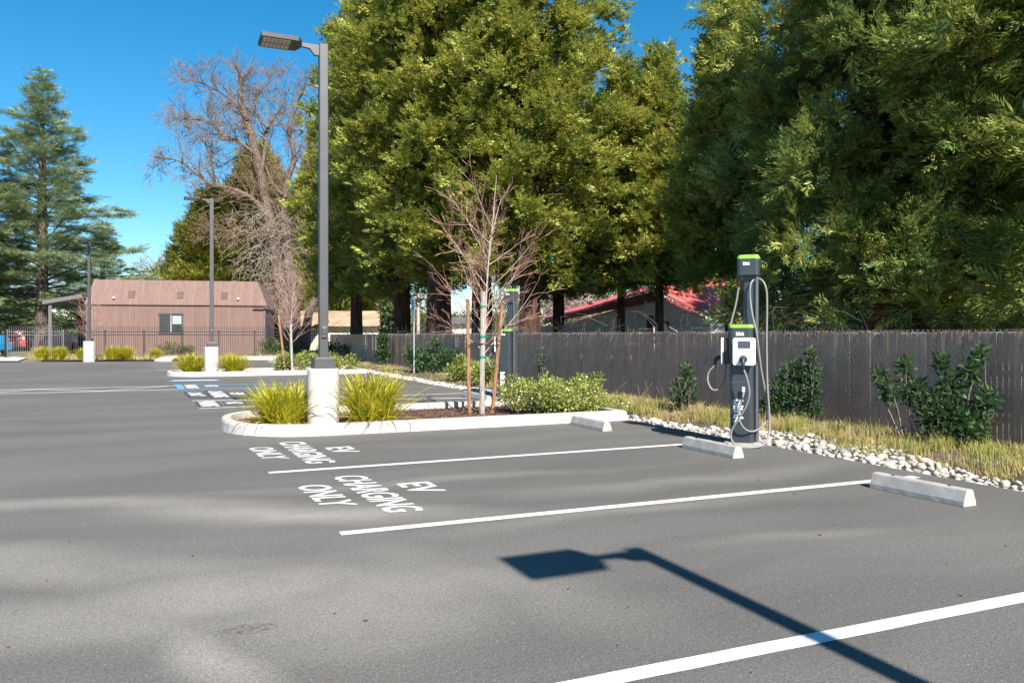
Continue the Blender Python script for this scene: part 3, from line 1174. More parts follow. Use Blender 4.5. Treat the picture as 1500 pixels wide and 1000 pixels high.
def tmpl_tuft(n, rng, wid=.12):
    Q = []
    for i in range(n):
        d = rng.normal(size=3)
        d[2] = abs(d[2]) * .7 + .1
        d[0] += .35
        d /= np.linalg.norm(d)
        w = np.cross(d, rng.normal(size=3))
        w = w / np.linalg.norm(w) * wid * .5
        b = np.array([rng.uniform(-.35, .35), rng.uniform(-.2, .2), rng.uniform(-.1, .1)])
        L = rng.uniform(.35, .6)
        Q.append([b, b + d * L * .5 + w, b + d * L, b + d * L * .5 - w])
    return np.array(Q)


def place(P, A, S, tm, rng, upjit=.45, up=(0, 0, 1)):
    """stamp templates tm (list) at P with axis A, size S"""
    n = len(P)
    U0 = np.array(up)[None] + rng.normal(0, upjit, (n, 3))
    U = np.cross(U0, A)
    U /= np.linalg.norm(U, axis=1, keepdims=True) + 1e-9
    W = np.cross(A, U)
    out = []
    pick = rng.integers(0, len(tm), n)
    for k, T in enumerate(tm):
        s = pick == k
        if not s.any(): continue
        q = (T[None, :, :, 0, None] * A[s][:, None, None] + T[None, :, :, 1, None] * U[s][:, None, None] + T[None, :, :, 2, None] * W[s][:, None, None])
        q = q * S[s][:, None, None, None] + P[s][:, None, None]
        out.append(q.reshape(-1, 4, 3))
    return np.concatenate(out)


def conifer(rng, Ht, h0, prof, nb, dens, sl, tm, el0, el1, droop, hang=.0, clumps=3, wob=.25, top_cut=None, lat=.40, s0=.2, fwd=(18, 62), puff=.24, flat=.7, vj=.12, tipup=.15, rad=.35):
    """returns foliage quads, branch MB. prof(t): radius, t=0 bottom of crown .. 1 top"""
    mb = MB()
    PP, AA, SS = [], [], []
    for b in range(nb):
        t = (b + rng.uniform(0, 1)) / nb
        t = t ** 1.08
        z = h0 + (Ht - h0) * t
        if top_cut and z > top_cut: continue
        az = b * 2.39996 + rng.normal(0, .35)
        L = max(.35, prof(t) * rng.uniform(1 - wob, 1 + wob * .6))
        el = math.radians(el0 + (el1 - el0) * t + rng.normal(0, 7))
        d = np.array([math.cos(az) * math.cos(el), math.sin(az) * math.cos(el), math.sin(el)])
        o = np.array([0, 0, z])
        side = np.array([-math.sin(az), math.cos(az), 0])
        bend = rng.normal(0, .12) * L

        def pt(s):
            s = np.asarray(s)[..., None]
            return o + d * L * s + np.array([0, 0, -droop * L]) * s ** 2 + side * bend * s ** 2
        pts = pt(np.linspace(0, 1, 6))
        r0 = .012 + .011 * L
        mb.tube([tuple(p) for p in pts], [r0 * (1 - .17 * i) for i in range(6)], 5, cap=False)
        K = max(4, int(dens * L))
        # foliage gathers in puffs along the limb and its side twigs
        nc = max(2, int(round(clumps * L)))
        cs = s0 + (1.0 - s0) * rng.uniform(0, 1, nc) ** .8
        cs[0] = 1.0
        co_ = rng.uniform(-1, 1, nc)
        co_[0] = 0
        hd = np.array([math.cos(az), math.sin(az), 0])
        wc = lat * L * (1.05 - cs) * .9 + .06 + .04 * L
        cp = pt(cs) + side[None] * (co_ * wc)[:, None] + hd[None] * (np.abs(co_) * wc * .35)[:, None]
        cp[:, 2] += rng.normal(0, vj, nc) - hang * np.abs(co_) * wc
        ids = rng.integers(0, nc, K)
        dv = rng.normal(0, 1, (K, 3)) * np.array([1, 1, flat])
        p = cp[ids] + dv * (puff * rng.uniform(.7, 1.2, nc)[ids])[:, None]
        ang = np.radians(rng.uniform(fwd[0], fwd[1], K)) * np.sign(co_[ids] + 1e-3 + .3 * rng.normal(size=K))
        ca, sa = np.cos(ang), np.sin(ang)
        a = hd[None] * ca[:, None] + side[None] * sa[:, None]
        a[:, 2] = math.sin(el) * .5 + tipup + rng.normal(0, .25, K)
        a = a + dv * rad
        a /= np.linalg.norm(a, axis=1, keepdims=True)
        PP.append(p); AA.append(a); SS.append(sl * rng.uniform(.6, 1.25, K))
    P, A, S = np.concatenate(PP), np.concatenate(AA), np.concatenate(SS)
    return place(P, A, S, tm, rng), mb


def trunk_mb(Ht, r0, rng, flute=.12, n=18, lean=0.0, r1=.04):
    mb = MB()
    zs = [-.1, .15, .5, 1.0, 2.0, 3.5, 5, 7, 9, 12, 15, 18, 22, 26, 30]
    zs = [z for z in zs if z < Ht] + [Ht]
    ph = rng.uniform(0, 10)
    for i, z in enumerate(zs):
        t = max(0, z) / Ht
        r = r0 * (1 - t) ** .8 + r1
        r *= 1 + .45 * math.exp(-max(0, z) / .5)
        for k in range(n):
            a = 2 * PI * k / n
            q = 1 + flute * mn.noise(Vector((math.cos(a) * 2 + ph, math.sin(a) * 2, z * .12)))* 1.6
            mb.v.append((r * q * math.cos(a), r * q * math.sin(a), z))
    for i in range(len(zs) - 1):
        for k in range(n):
            k2 = (k + 1) % n
            mb.f.append((i * n + k, i * n + k2, (i + 1) * n + k2, (i + 1) * n + k))
    return mb


rg = np.random.default_rng(5)
T_RED = [tmpl_spray(15, rg, .14, 42, .08, .35) for _ in range(4)]
T_RED_FINE = [tmpl_spray(26, rg, .066, 40, .05, .29) for _ in range(4)]
T_TUFT = [tmpl_tuft(12, rg) for _ in range(4)]
T_CED = [tmpl_spray(13, rg, .10, 48, .05, .30) for _ in range(4)]
T_INC = [tmpl_spray(11, rg, .14, 35, .10) for _ in range(3)]

GR = 'redwoods standing behind the slatted fence'


def conifer_tree(name, cat, label, loc, fol, bmb, tmb, bark, leaf, rz=0.0, group=None, scale=1.0):
    root = thing(name, label, cat, loc, rz, group)
    tmb.build('trunk', bark, root, smooth=True)
    bmb.build('limbs', bark, root, smooth=True)
    link('crown', quads_mesh('crown', fol, leaf), root)
    root.scale = (scale,) * 3
    return root


# redwoods of the middle group: two grown shapes, four trees
def red_prof(R):
    return lambda t: R * (.62 + .55 * min(1, t * 3.5)) * (1 - t) ** .62 + .25


rg = np.random.default_rng(21)
fA, bA = conifer(rg, 27, 4.2, red_prof(3.8), 270, 36, .54, T_RED, 10, 34, .18, hang=.12, clumps=.9, top_cut=21, puff=.29, wob=.42)
fB, bB = conifer(rg, 25, 4.0, red_prof(3.6), 270, 36, .54, T_RED, 8, 32, .20, hang=.14, clumps=.9, top_cut=21, puff=.29, wob=.42)
t1 = conifer_tree('redwood_tree', 'tree', 'broad redwood with a thick dark trunk rising behind the sign post', D(643, 35.5), fA, bA, trunk_mb(26, .52, rg), M['redwood_bark'], M['redwood'], 0, GR)
t2 = conifer_tree('redwood_tree', 'tree', 'towering redwood whose trunk stands behind the second charger', D(776, 33.5), fB, bB, trunk_mb(26, .44, rg), M['redwood_bark'], M['redwood'], 0, GR)
dup(t2, D(589, 41.5), 2.1, 'redwood with a slimmer trunk beside the tan roofed shed')
dup(t1, D(706, 40), 4.0, 'redwood mostly hidden by the two thick trunks around it', scale=.97)
dup(t1, D(818, 42), 1.2, 'redwood leaning its dark boughs over the low end of the red roof', scale=(.62, .62, .78))
dup(t2, D(522, 50), 3.3, 'redwood behind the tall lamp post, over the tan roofed shed', scale=(.85, .85, 1.02))

# young narrow redwoods
rg = np.random.default_rng(33)
fC, bC = conifer(rg, 13.1, 3.4, lambda t: 1.75 * (.75 + .5 * min(1, t * 4)) * (1 - t) ** .75 + .12, 210, 42, .5, T_RED, 10, 40, .2, hang=.08, clumps=2.2, puff=.2)
t3 = conifer_tree('young_redwood', 'tree', 'slender young redwood with a bare lower trunk beside the white gable', D(966, 34), fC, bC, trunk_mb(12.9, .17, rg, .08), M['redwood_bark'], M['redwood'], 0, 'young redwoods by the red roof')
t3.scale = (.98, .98, 1.03)
dup(t3, D(910, 36.5), 2.0, 'slender young redwood standing before the long red fascia', scale=(1.0, 1.0, 1.06))

# dark redwoods close behind the fence
rg = np.random.default_rng(47)
prof_d = lambda t: 3.9 * (.80 + .35 * min(1, t * 3)) * (1 - t) ** .5 + .25
fD, bD = conifer(rg, 20, 2.3, prof_d, 235, 40, .62, T_RED_FINE, -2, 28, .20, hang=.16, clumps=1.25, puff=.25, top_cut=13.5, wob=.32)
fE, bE = conifer(rg, 20, 2.4, prof_d, 235, 40, .62, T_RED_FINE, -4, 26, .22, hang=.18, clumps=1.25, puff=.25, top_cut=13.5, wob=.32)
GD = 'dark redwoods crowding the fence'
t4 = conifer_tree('redwood_tree', 'tree', 'dark redwood with drooping boughs behind the charger', D(1285, 15.6), fD, bD, trunk_mb(20, .36, rg), M['redwood_bark'], M['redwood_dark'], 0, GD)
t4.scale = (.74, .74, .95)
t5 = conifer_tree('redwood_tree', 'tree', 'dark redwood with a wide reddish trunk above the slatted fence', D(1392, 20.5), fE, bE, trunk_mb(20, .42, rg), M['redwood_bark'], M['redwood_dark'], 0, GD)
dup(t4, D(1605, 13.4), 1.9, 'dark redwood leaning into the corner over the leafy shrub', scale=(.92, .92, 1))
dup(t5, D(1430, 28), 2.7, 'dark redwood set back behind the timber shed', scale=(1.05, 1.05, 1.0))
dup(t3, D(1070, 24.5), 4.4, 'shorter young redwood merging into the dark boughs behind the charger', scale=(.9, .9, .92))

# cedars on the far side of the lot
rg = np.random.default_rng(61)
ced = lambda t: 8.6 * (.86 + .22 * min(1, t * 4)) * (1 - t) ** 1.05 + .25
fF, bF = conifer(rg, 24.9, 3.9, ced, 150, 56, .60, T_CED, 10, 38, .10, hang=.03, clumps=3.2, lat=.30, wob=.42, s0=.12, fwd=(10, 45), puff=.30, flat=.22, vj=.10, tipup=.05, rad=.15)
GCE = 'cedars beyond the brown building'
t6 = conifer_tree('cedar_tree', 'tree', 'tall spreading cedar with a bare forked trunk beside the lean-to roof', D(62, 70), fF, bF, trunk_mb(24.6, .58, rg), M['cedar_bark'], M['cedar'], 0, GCE)
dup(t6, D(-68, 66), 1.7, 'cedar cut off by the picture edge, beside the tall spreading one', scale=(1.05, 1.05, .98))
dup(t6, D(150, 96), 3.9, 'dark cedar mostly hidden behind the tall spreading one', scale=(.9, .9, .62))
dup(t6, D(-10, 92), 5.1, 'low dark cedar behind the parked cars', scale=(1.0, 1.0, .6))

# yellow green incense cedars behind the bare oak
rg = np.random.default_rng(71)
inc = lambda t: 5.6 * (.8 + .3 * min(1, t * 4)) * (1 - t) ** .7 + .2
fG, bG = conifer(rg, 15.5, .8, inc, 300, 34, .75, T_INC, 18, 55, .05, clumps=1.6, fwd=(8, 40), puff=.32, flat=1.0, tipup=.5)
GI = 'yellow green cedars behind the bare oak'
t7 = conifer_tree('incense_cedar', 'tree', 'broad yellow green conifer standing above the brown building roof', D(312, 80), fG, bG, trunk_mb(15, .3, rg), M['cedar_bark'], M['incense'], 0, GI)
dup(t7, D(378, 84), 2.2, 'taller yellow green conifer seen through the twigs of the bare oak', scale=(1.1, 1.1, 1.33))
dup(t7, D(474, 84), 4.1, 'yellow green conifer beside the tall lamp post and the oak trunk', scale=(.85, .85, 1.5))
dup(t7, D(518, 88), .7, 'yellow green conifer low behind the tan roofed shed', scale=(1.2, 1.2, .75))


# ------------------------------------------------------------------ bare trees
def grow(p, d, L, r, depth, rng, out, cfg):
    n = 4 if depth < cfg['maxd'] - 1 else 3
    pts, rs = [p], [r]
    q = p.copy()
    dd = d.copy()
    for i in range(n):
        dd = (dd + Vector(rng.normal(0, cfg['wob'], 3)) + Vector((0, 0, cfg['up']))).normalized()
        q = q + dd * (L / n)
        pts.append(q.copy())
        rs.append(max(cfg['rmin'], r * (1 - (1 - cfg['tap']) * (i + 1) / n)))
    out.append((depth, pts, rs))
    if depth >= cfg['maxd']: return
    kids = cfg['kids'][depth]
    for k in range(kids):
        last = k == 0
        if last:
            i, ang = n, rng.uniform(.1, .4)
        else:
            i = int(rng.integers(max(1, n // 2 if depth == 0 else 1), n + 1))
            ang = rng.uniform(*cfg['ang'])
        base = pts[i]
        t = (pts[i] - pts[i - 1]).normalized()
        ax = t.orthogonal()
        ax = Matrix.Rotation(rng.uniform(0, 2 * PI), 3, t) @ ax
        nd = Matrix.Rotation(ang, 3, ax) @ t
        grow(base, nd, L * rng.uniform(*cfg['len']), rs[i] * (cfg['rk'] if not last else .9), depth + 1, rng, out, cfg)


def bare_tree(name, cat, label, loc, rng, L, r, cfg, bark, twig, split, group=None, seeds=None):
    out = []
    if seeds is None: seeds = [(Vector((0, 0, -.05)), Vector((0, 0, 1)), L, r)]
    for p, d, l_, r_ in seeds:
        grow(Vector(p), Vector(d).normalized(), l_, r_, 0 if 'sd' not in cfg else cfg['sd'], rng, out, cfg)
    root = thing(name, label, cat, loc, 0, group)
    a, b = MB(), MB()
    for depth, pts, rs in out:
        m = a if depth <= split else b
        m.tube(pts, rs, 10 if rs[0] > .12 else 6 if rs[0] > .03 else 3, cap=False)
    a.build('trunk', bark, root, smooth=True)
    b.build('twigs', twig, root, smooth=False)
    return root, out


rg = np.random.default_rng(83)
oz = 72.0
OB = D(430, oz)
LIMBS = [  # traced limbs: radius at the start, at the end, points (photo column, row), depth offset at the end
    (.78, .11, [(424, 512), (416, 450), (405, 380), (391, 305), (374, 222), (361, 175), (352, 150), (352, 122), (350, 100)], .5),
    (.60, .09, [(436, 512), (428, 440), (420, 360), (417, 300), (419, 266), (431, 232), (424, 190), (436, 150), (446, 128)], 1.5),
    (.50, .16, [(446, 512), (452, 462), (466, 430), (484, 404), (498, 385)], -1.0),
    (.16, .04, [(363, 176), (334, 143), (308, 128), (292, 121)], -1.5),
    (.20, .04, [(376, 228), (350, 208), (322, 194), (303, 178), (266, 174)], -2.0),
    (.28, .04, [(396, 322), (370, 292), (343, 278), (312, 271), (286, 254), (262, 236), (228, 231)], -2.5),
    (.13, .03, [(316, 272), (308, 230), (296, 205), (272, 186)], 1.0),
    (.22, .04, [(382, 260), (390, 205), (393, 186), (412, 156), (424, 128)], 1.5),
    (.14, .03, [(392, 188), (374, 164), (380, 136), (398, 118)], 2.5),
    (.16, .04, [(405, 385), (372, 345), (338, 338), (318, 344)], -1.5),
    (.16, .04, [(419, 290), (400, 270), (384, 236), (360, 225), (330, 240)], 2.0),
]
cfg_oak = dict(maxd=5, kids=[0, 0, 4, 4, 3], wob=.15, up=.02, tap=.6, rmin=.011, rk=.6, ang=(.35, 1.0), len=(.5, .8))
ot = thing('oak_tree', 'huge bare oak with a thick grey brown trunk and pale twigs', 'tree', OB)
a_, b_ = MB(), MB()
for r0, r1, pts, dz in LIMBS:
    W = []
    for k, (px, py) in enumerate(pts):
        Z = oz + dz * k / (len(pts) - 1)
        p = D(px, Z)
        p.z = HT(py, Z) if py < 505 else -.1
        W.append(p - OB)
    W = spline(W, 4)
    n = len(W) - 1
    rs = [r0 + (r1 - r0) * (k / n) ** .8 for k in range(n + 1)]
    a_.tube(W, [r * (1 + .12 * mn.noise(Vector((k * .9, r0 * 30, 0)))) for k, r in enumerate(rs)], 10, cap=False)
    for k in range(3, n + 1):
        if W[k].z < 8 or rg.uniform() < .22: continue
        for q in range(2 if k < n else 3):
            t = (W[k] - W[k - 1]).normalized()
            ax = Matrix.Rotation(rg.uniform(0, 2 * PI), 3, t) @ t.orthogonal()
            d = Matrix.Rotation(rg.uniform(.5, 1.1) if k < n else rg.uniform(.1, .7), 3, ax) @ t
            out = []
            grow(W[k], d, rg.uniform(1.1, 2.3) * (1 - .35 * k / n), min(.065, rs[k] * .5), 2, rg, out, cfg_oak)
            for depth, pp, rr_ in out:
                b_.tube(pp, rr_, 5 if depth == 2 else 3, cap=False)
a_.build('trunk', M['oak_bark'], ot, smooth=True)
b_.build('twigs', M['twig'], ot)
# long drooping twigs hanging over the trunk
mb = MB()
rg = np.random.default_rng(85)
for k in range(620):
    x, z = rg.normal(-.9, 1.0), rg.uniform(3.5, 13)
    p = Vector((x * (1 + z * .06), rg.normal(-1.0, 1.2), z))
    pts = [p]
    d = Vector((rg.normal(-.2, .6), rg.normal(0, .4), rg.uniform(-.9, .6)))
    for i in range(4):
        d = (d + Vector((rg.normal(0, .25), rg.normal(0, .2), -.22)))
        pts.append(pts[-1] + d.normalized() * rg.uniform(.3, .65))
    mb.tube(pts, [.020, .017, .015, .012, .010], 3, cap=False)
tag(mb.build('dead_creeper', M['creeper'], loc=D(420, oz - .6)), 'tangle of pale dead creeper stems hanging on the bare oak', 'creeper')

rg = np.random.default_rng(91)
cfg_far = dict(maxd=5, kids=[4, 4, 4, 4, 4], wob=.2, up=.01, tap=.7, rmin=.032, rk=.62, ang=(.5, 1.1), len=(.62, .85))
bare_tree('bare_tree', 'tree', 'distant grey bare tree peeping over the brown roof', D(236, 108), rg, 5.4, .5, cfg_far, M['oak_bark'], M['grey_twig'], 2)

# staked young trees
cfg_sap = dict(maxd=4, kids=[5, 4, 4, 3], wob=.055, up=.05, tap=.6, rmin=.0022, rk=.55, ang=(.32, .75), len=(.5, .8))


def sapling(loc, label, seed, sc=1.0, group='staked young trees'):
    rg = np.random.default_rng(seed)
    seeds = [((0, 0, 0), (.012, 0, 1), 1.25, .026)]
    out = []
    root = thing('young_tree', label, 'young tree', loc, 0, group)
    stem = [Vector((0, 0, -.02)), Vector((.01, 0, .5)), Vector((.02, .01, 1.0)), Vector((.04, .01, 1.5)), Vector((.08, .02, 2.1)), Vector((.13, .02, 2.8)), Vector((.2, .03, 3.3)), Vector((.26, .0, 4.1))]
    a, b = MB(), MB()
    a.tube(stem, [.032, .029, .027, .024, .018, .012, .008, .003], 8)
    for k in range(26):
        z = 1.0 + 2.3 * (k / 26) ** 1.1
        i = max(j for j in range(len(stem) - 1) if stem[j].z <= z)
        t = (z - stem[i].z) / (stem[i + 1].z - stem[i].z)
        p = stem[i].lerp(stem[i + 1], t)
        az = k * 2.4 + rg.normal(0, .3)
        tilt = rg.uniform(.5, 1.0)
        d = Vector((math.cos(az) * math.sin(tilt), math.sin(az) * math.sin(tilt), math.cos(tilt)))
        L = 1.45 * (1 - .35 * k / 26) * rg.uniform(.55, 1.0)
        grow(p, d, L, .0105, 1, rg, out, dict(maxd=3, kids=[0, 9, 4], wob=.08, up=.03, tap=.45, rmin=.0024, rk=.6, ang=(.35, .85), len=(.25, .5)))
    for depth, pts, rs in out:
        (a if depth == 1 else b).tube(pts, rs, 5 if depth == 1 else 3, cap=False)
    a.build('trunk', M['sapling_bark'], root, smooth=True)
    b.build('twigs', M['red_twig'], root)
    root.scale = (sc,) * 3
    return root


tb = D(705, 13.4)
tb.z = .05
sapling(tb + Vector((.05, .06, 0)), 'young bare tree with reddish twigs tied between stakes in the planting island', 101)


def stake(p, q, r, m, label, cat='stake', taper=.9, tapes=()):
    mb = MB()
    n = 7
    pts = [Vector(p).lerp(Vector(q), i / n) + Vector((.004 * math.sin(i * 2.1), .004 * math.cos(i * 1.7), 0)) for i in range(n + 1)]
    base = Vector(p)
    mb.tube([x - base for x in pts], [r * (1 - (1 - taper) * i / n) for i in range(n + 1)], 12)
    o = mb.build('tree_stake', m, loc=base, smooth=False)
    for z in tapes:
        t = (z - p[2]) / (q[2] - p[2])
        c = Vector(p).lerp(Vector(q), t) - base
        tb_ = MB()
        tb_.tube([c - Vector((0, 0, .018)), c + Vector((0, 0, .018))], r + .004, 14)
        tb_.tube([c + Vector((r, -r * .4, 0)), c + Vector((r + .045, -.05, -.012))], .006, 5)
        tb_.build('green_tape', M['tape'], o)
    return tag(o, label, cat, 'wooden tree stakes')


def up_to(px0, Z0, px1, py1, dz=0.0):
    a = D(px0, Z0)
    a.z = .03
    b = D(px1, Z0 + dz)
    b.z = HT(py1, Z0 + dz)
    return a, b


a, b = up_to(687.5, 13.25, 685, 438)
stake(a, b, .034, M['stake'], 'upright red brown round stake in the island, closest to the sign post')
a, b = up_to(721, 13.45, 735.5, 446)
stake(a, b, .034, M['stake'], 'leaning red brown round stake in the island, closest to the charger behind')
a, b = up_to(706, 13.15, 707.5, 427)
stake(a, b, .046, M['grey_stake'], 'weathered grey stake with green tapes against the young tree trunk', tapes=(1.02, 1.36, 1.86))
mb = MB()
za = 1.20
pa, pb, pc = D(687, 13.2), D(707, 13.1), D(731, 13.4)
for p in (pa, pb, pc): p.z = za + .02
mb.tube([pa, pa.lerp(pb, .5) + Vector((0, 0, -.02)), pb + Vector((0, 0, .02)), pb.lerp(pc, .5) + Vector((0, 0, -.025)), pc], .010, 6)
tag(mb.build('tree_tie', M['rubber']), 'black rubber tie slung between the stakes of the young tree', 'tree tie')

ts = D(424, 28.9)
ts.z = .05
s2 = sapling(ts, 'young bare tree growing in the far island before the oak trunk', 107, .98)
a, b = up_to(418, 28.4, 408, 462)
stake(a, b, .045, M['stake'], 'leaning red brown stake in the far island')
a, b = up_to(428, 28.3, 426, 475)
stake(a, b, .045, M['grey_stake'], 'pale grey stake in the far island')
sapling(D(128, 45.5), 'young bare tree before the dark lean-to of the brown building', 113, .95)


# ------------------------------------------------------------------ strap leaf clumps
def blades(rng, n, R, Hh, base_r, wid, segs=5, arch=(.25, 1.05), droop=.55):
    az = rng.uniform(0, 2 * PI, n)
    br = base_r * np.sqrt(rng.uniform(0, 1, n))
    ba = rng.uniform(0, 2 * PI, n)
    lean = rng.uniform(arch[0], arch[1], n) * (.25 + .75 * rng.uniform(0, 1, n))
    L = Hh * rng.uniform(.65, 1.2, n)
    P0 = np.stack([br * np.cos(ba), br * np.sin(ba), np.zeros(n)], 1)
    hd = np.stack([np.cos(az), np.sin(az), np.zeros(n)], 1)
    sd = np.stack([-np.sin(az), np.cos(az), np.zeros(n)], 1)
    # let the blade face twist at random
    pts = []
    pos = P0.copy()
    th = lean.copy()
    for i in range(segs + 1):
        pts.append(pos.copy())
        step = L / segs
        pos = pos + hd * (np.sin(th) * step)[:, None]
        pos[:, 2] += np.cos(th) * step
        th = th + droop * rng.uniform(.3, 1.3, n) / segs * (1 + .6 * i / segs)
    tw = rng.uniform(-1, 1, n)[:, None]
    sd = sd + np.array([0, 0, 1.0]) * tw * .5
    ws = [wid * k for k in (.8, 1, 1, .85, .55, .06)]
    Q = []
    for i in range(segs):
        wa, wb = ws[min(i, 5)], ws[min(i + 1, 5)]
        Q.append(np.stack([pts[i] - sd * wa, pts[i] + sd * wa, pts[i + 1] + sd * wb, pts[i + 1] - sd * wb], 1))
    V = np.concatenate(Q)
    V[..., 2] = np.maximum(V[..., 2], .0)
    return V


def strip_mesh(name, rng, n, R, Hh, base_r, wid, m, **kw):
    """blades as connected strips so that each blade keeps one colour"""
    V = blades(rng, n, R, Hh, base_r, wid, **kw)
    segs = V.shape[0] // n
    V = V.reshape(segs, n, 4, 3)
    co = np.zeros((n, segs + 1, 2, 3))
    for i in range(segs):
        co[:, i, 0] = V[i, :, 0]
        co[:, i, 1] = V[i, :, 1]
    co[:, segs, 0] = V[segs - 1, :, 3]
    co[:, segs, 1] = V[segs - 1, :, 2]
    base = np.arange(n)[:, None] * (segs + 1) * 2 + np.arange(segs)[None] * 2
    F = np.stack([base, base + 1, base + 3, base + 2], -1).reshape(-1, 4)
    me = bpy.data.meshes.new(name)
    me.vertices.add(n * (segs + 1) * 2)
    me.vertices.foreach_set('co', co.reshape(-1).astype(np.float32))
    me.loops.add(F.size)
    me.loops.foreach_set('vertex_index', F.reshape(-1).astype(np.int32))
    me.polygons.add(len(F))
    me.polygons.foreach_set('loop_start', np.arange(0, F.size, 4, dtype=np.int32))
    me.update(calc_edges=True)
    me.materials.append(m)
    return me


rg = np.random.default_rng(121)
meA = strip_mesh('strap_leaf_clump', rg, 780, .5, .82, .24, .0095, M['grass_blade'], arch=(.05, 1.25), droop=.8)
meB = strip_mesh('strap_leaf_clump', rg, 780, .5, .90, .24, .0095, M['grass_blade'], arch=(.05, 1.3), droop=.75)
GS = 'yellow green strap leaf clumps'


def clump(me, px, Z, label, s=(1, 1, 1), rz=0, z=.05):
    o = link('strap_leaf_clump', me, None, D(px, Z) + Vector((0, 0, z)))
    o.scale = s
    o.rotation_euler.z = rz
    return tag(o, label, 'ornamental grass', GS)


clump(meA, 414, 11.35, 'large yellow green strap leaf clump at the rounded tip of the planting island', (1.02, 1.0, .82))
clump(meB, 546, 11.5, 'large yellow green strap leaf clump between the lamp base and the young tree', (1.05, 1.0, .92), 1.0)
clump(meA, 281, 27.2, 'strap leaf clump at the rounded tip of the far island', (1.08, 1.08, .86), 2.0)
clump(meB, 342, 27.3, 'strap leaf clump beside the white lamp base of the far island', (1.02, 1.02, .80), .4)
for px, Z, s, t in ((62, 43.2, .95, 'yellow strap leaf clump at the edge of the pavement before the gate'), (87, 43.6, .95, 'yellow strap leaf clump next to the pavement one, before the iron fence'),
                    (122, 42.4, .8, 'small strap leaf clump half behind the lamp base near the building corner'), (166, 43.2, 1.0, 'greener strap leaf clump before the iron fence, beside the lamp base'),
                    (184, 43.8, .9, 'dull strap leaf clump under the brown wall, at the end of its row'), (228, 46, .7, 'small dark strap leaf clump below the building window')):
    clump(meA if s > .9 else meB, px, Z, t, (s, s, s * .95), px)


# ------------------------------------------------------------------ leafy shrubs
def shrub(name, cat, label, loc, rng, ells, n, leaf, m, group=None, stems=10, flowers=0, shell=.55, stem_m=None, up=.35, upright=False):
    """ells: list of (centre, radii) lobes in local coordinates"""
    root = thing(name, label, cat, loc, 0, group)
    W = np.array([r[0] * r[1] * r[2] for c, r in ells]) ** .67
    W /= W.sum()
    pick = rng.choice(len(ells), n, p=W)
    d = rng.normal(size=(n, 3))
    d /= np.linalg.norm(d, axis=1, keepdims=True)
    rad = rng.uniform(0, 1, n) ** shell
    rad *= 1 + .25 * np.array([mn.noise(Vector((q[0] * 2.7 + k, q[1] * 2.7, q[2] * 2.7))) for q, k in zip(d, pick)])
    Cc = np.array([c for c, r in ells])[pick]
    Rr = np.array([r for c, r in ells])[pick]
    P = Cc + d * rad[:, None] * Rr
    keep = P[:, 2] > .01
    P, d = P[keep], d[keep]
    A = d + rng.normal(0, .55, d.shape)
    A[:, 2] += up
    A /= np.linalg.norm(A, axis=1, keepdims=True)
    T = np.array([[[0, 0, 0], [.45, .22, .03], [1, 0, 0], [.45, -.22, .03]]])
    V = place(P, A, leaf * rng.uniform(.6, 1.3, len(P)), [T], rng, .8)
    link('leaves', quads_mesh('leaves', V, m), root)
    mb = MB()
    for k in range(stems):
        c, r = ells[int(rng.integers(0, len(ells)))]
        tgt = Vector(c) + Vector([float(x) for x in rng.normal(0, .45, 3) * np.array(r)])
        b = Vector((c[0] * .25 + rng.normal(0, .05), c[1] * .25 + rng.normal(0, .05), -.02))
        if upright: b = Vector((c[0] * .6 + rng.normal(0, .04), c[1] * .6 + rng.normal(0, .04), -.02))
        mid = b.lerp(tgt, .5) + Vector((rng.normal(0, .04), rng.normal(0, .04), .03))
        mb.tube([b, mid, tgt], [.012, .009, .004], 5)
    mb.build('stems', stem_m or M['grey_twig'], root)
    if flowers:
        k = rng.choice(len(P), flowers, replace=False)
        Vf = scatter_quads(P[k] + d[k] * .02, rng, .032, .04)
        link('flowers', quads_mesh('flowers', Vf, M['flower']), root)
    return root


rg = np.random.default_rng(131)
hb = Vector((5.95, 12.0, .05))
ells = []
for k in range(16):
    x = -.50 + 1.45 * (k + .5) / 16
    ells.append(((x, rg.uniform(-.65, .4), rg.uniform(.2, .42)), (rg.uniform(.24, .36), rg.uniform(.3, .42), rg.uniform(.24, .36))))
ells += [((1.05, -.55, .12), (.24, .3, .26)), ((-.1, -.3, .66), (.12, .12, .14)), ((.55, -.3, .66), (.16, .14, .14)), ((.8, -.4, .68), (.12, .14, .14))]
shrub('flowering_hedge', 'hedge', 'dense low hedge with pale pink flowers filling the end of the planting island', hb, rg, ells, 13000, .062, M['hedge_leaf'], stems=30, flowers=1400, shell=.42).scale = (1, 1, .87)
ells = [((rg.uniform(-1.6, 1.5), rg.uniform(-.5, .6), rg.uniform(.2, .45)), (.35, .35, .32)) for k in range(12)]
shrub('flowering_hedge', 'hedge', 'low yellowish hedge on the far island beside the tall lamp post', (5.3, 29.5, .05), rg, ells, 5500, .09, M['hedge_leaf'], stems=16, flowers=120)

GV = 'shrubs growing along the slatted fence'


def fence_shrub(px, Z, label, ells, n, leaf=.075, m='shrub_leaf', seed=0):
    rr = np.random.default_rng(seed)
    p = D(px, Z)
    p.z = verge_z(p.x)
    return shrub('fence_shrub', 'shrub', label, p, rr, ells, n, leaf, M[m], GV, stems=14, shell=.7, upright=True)


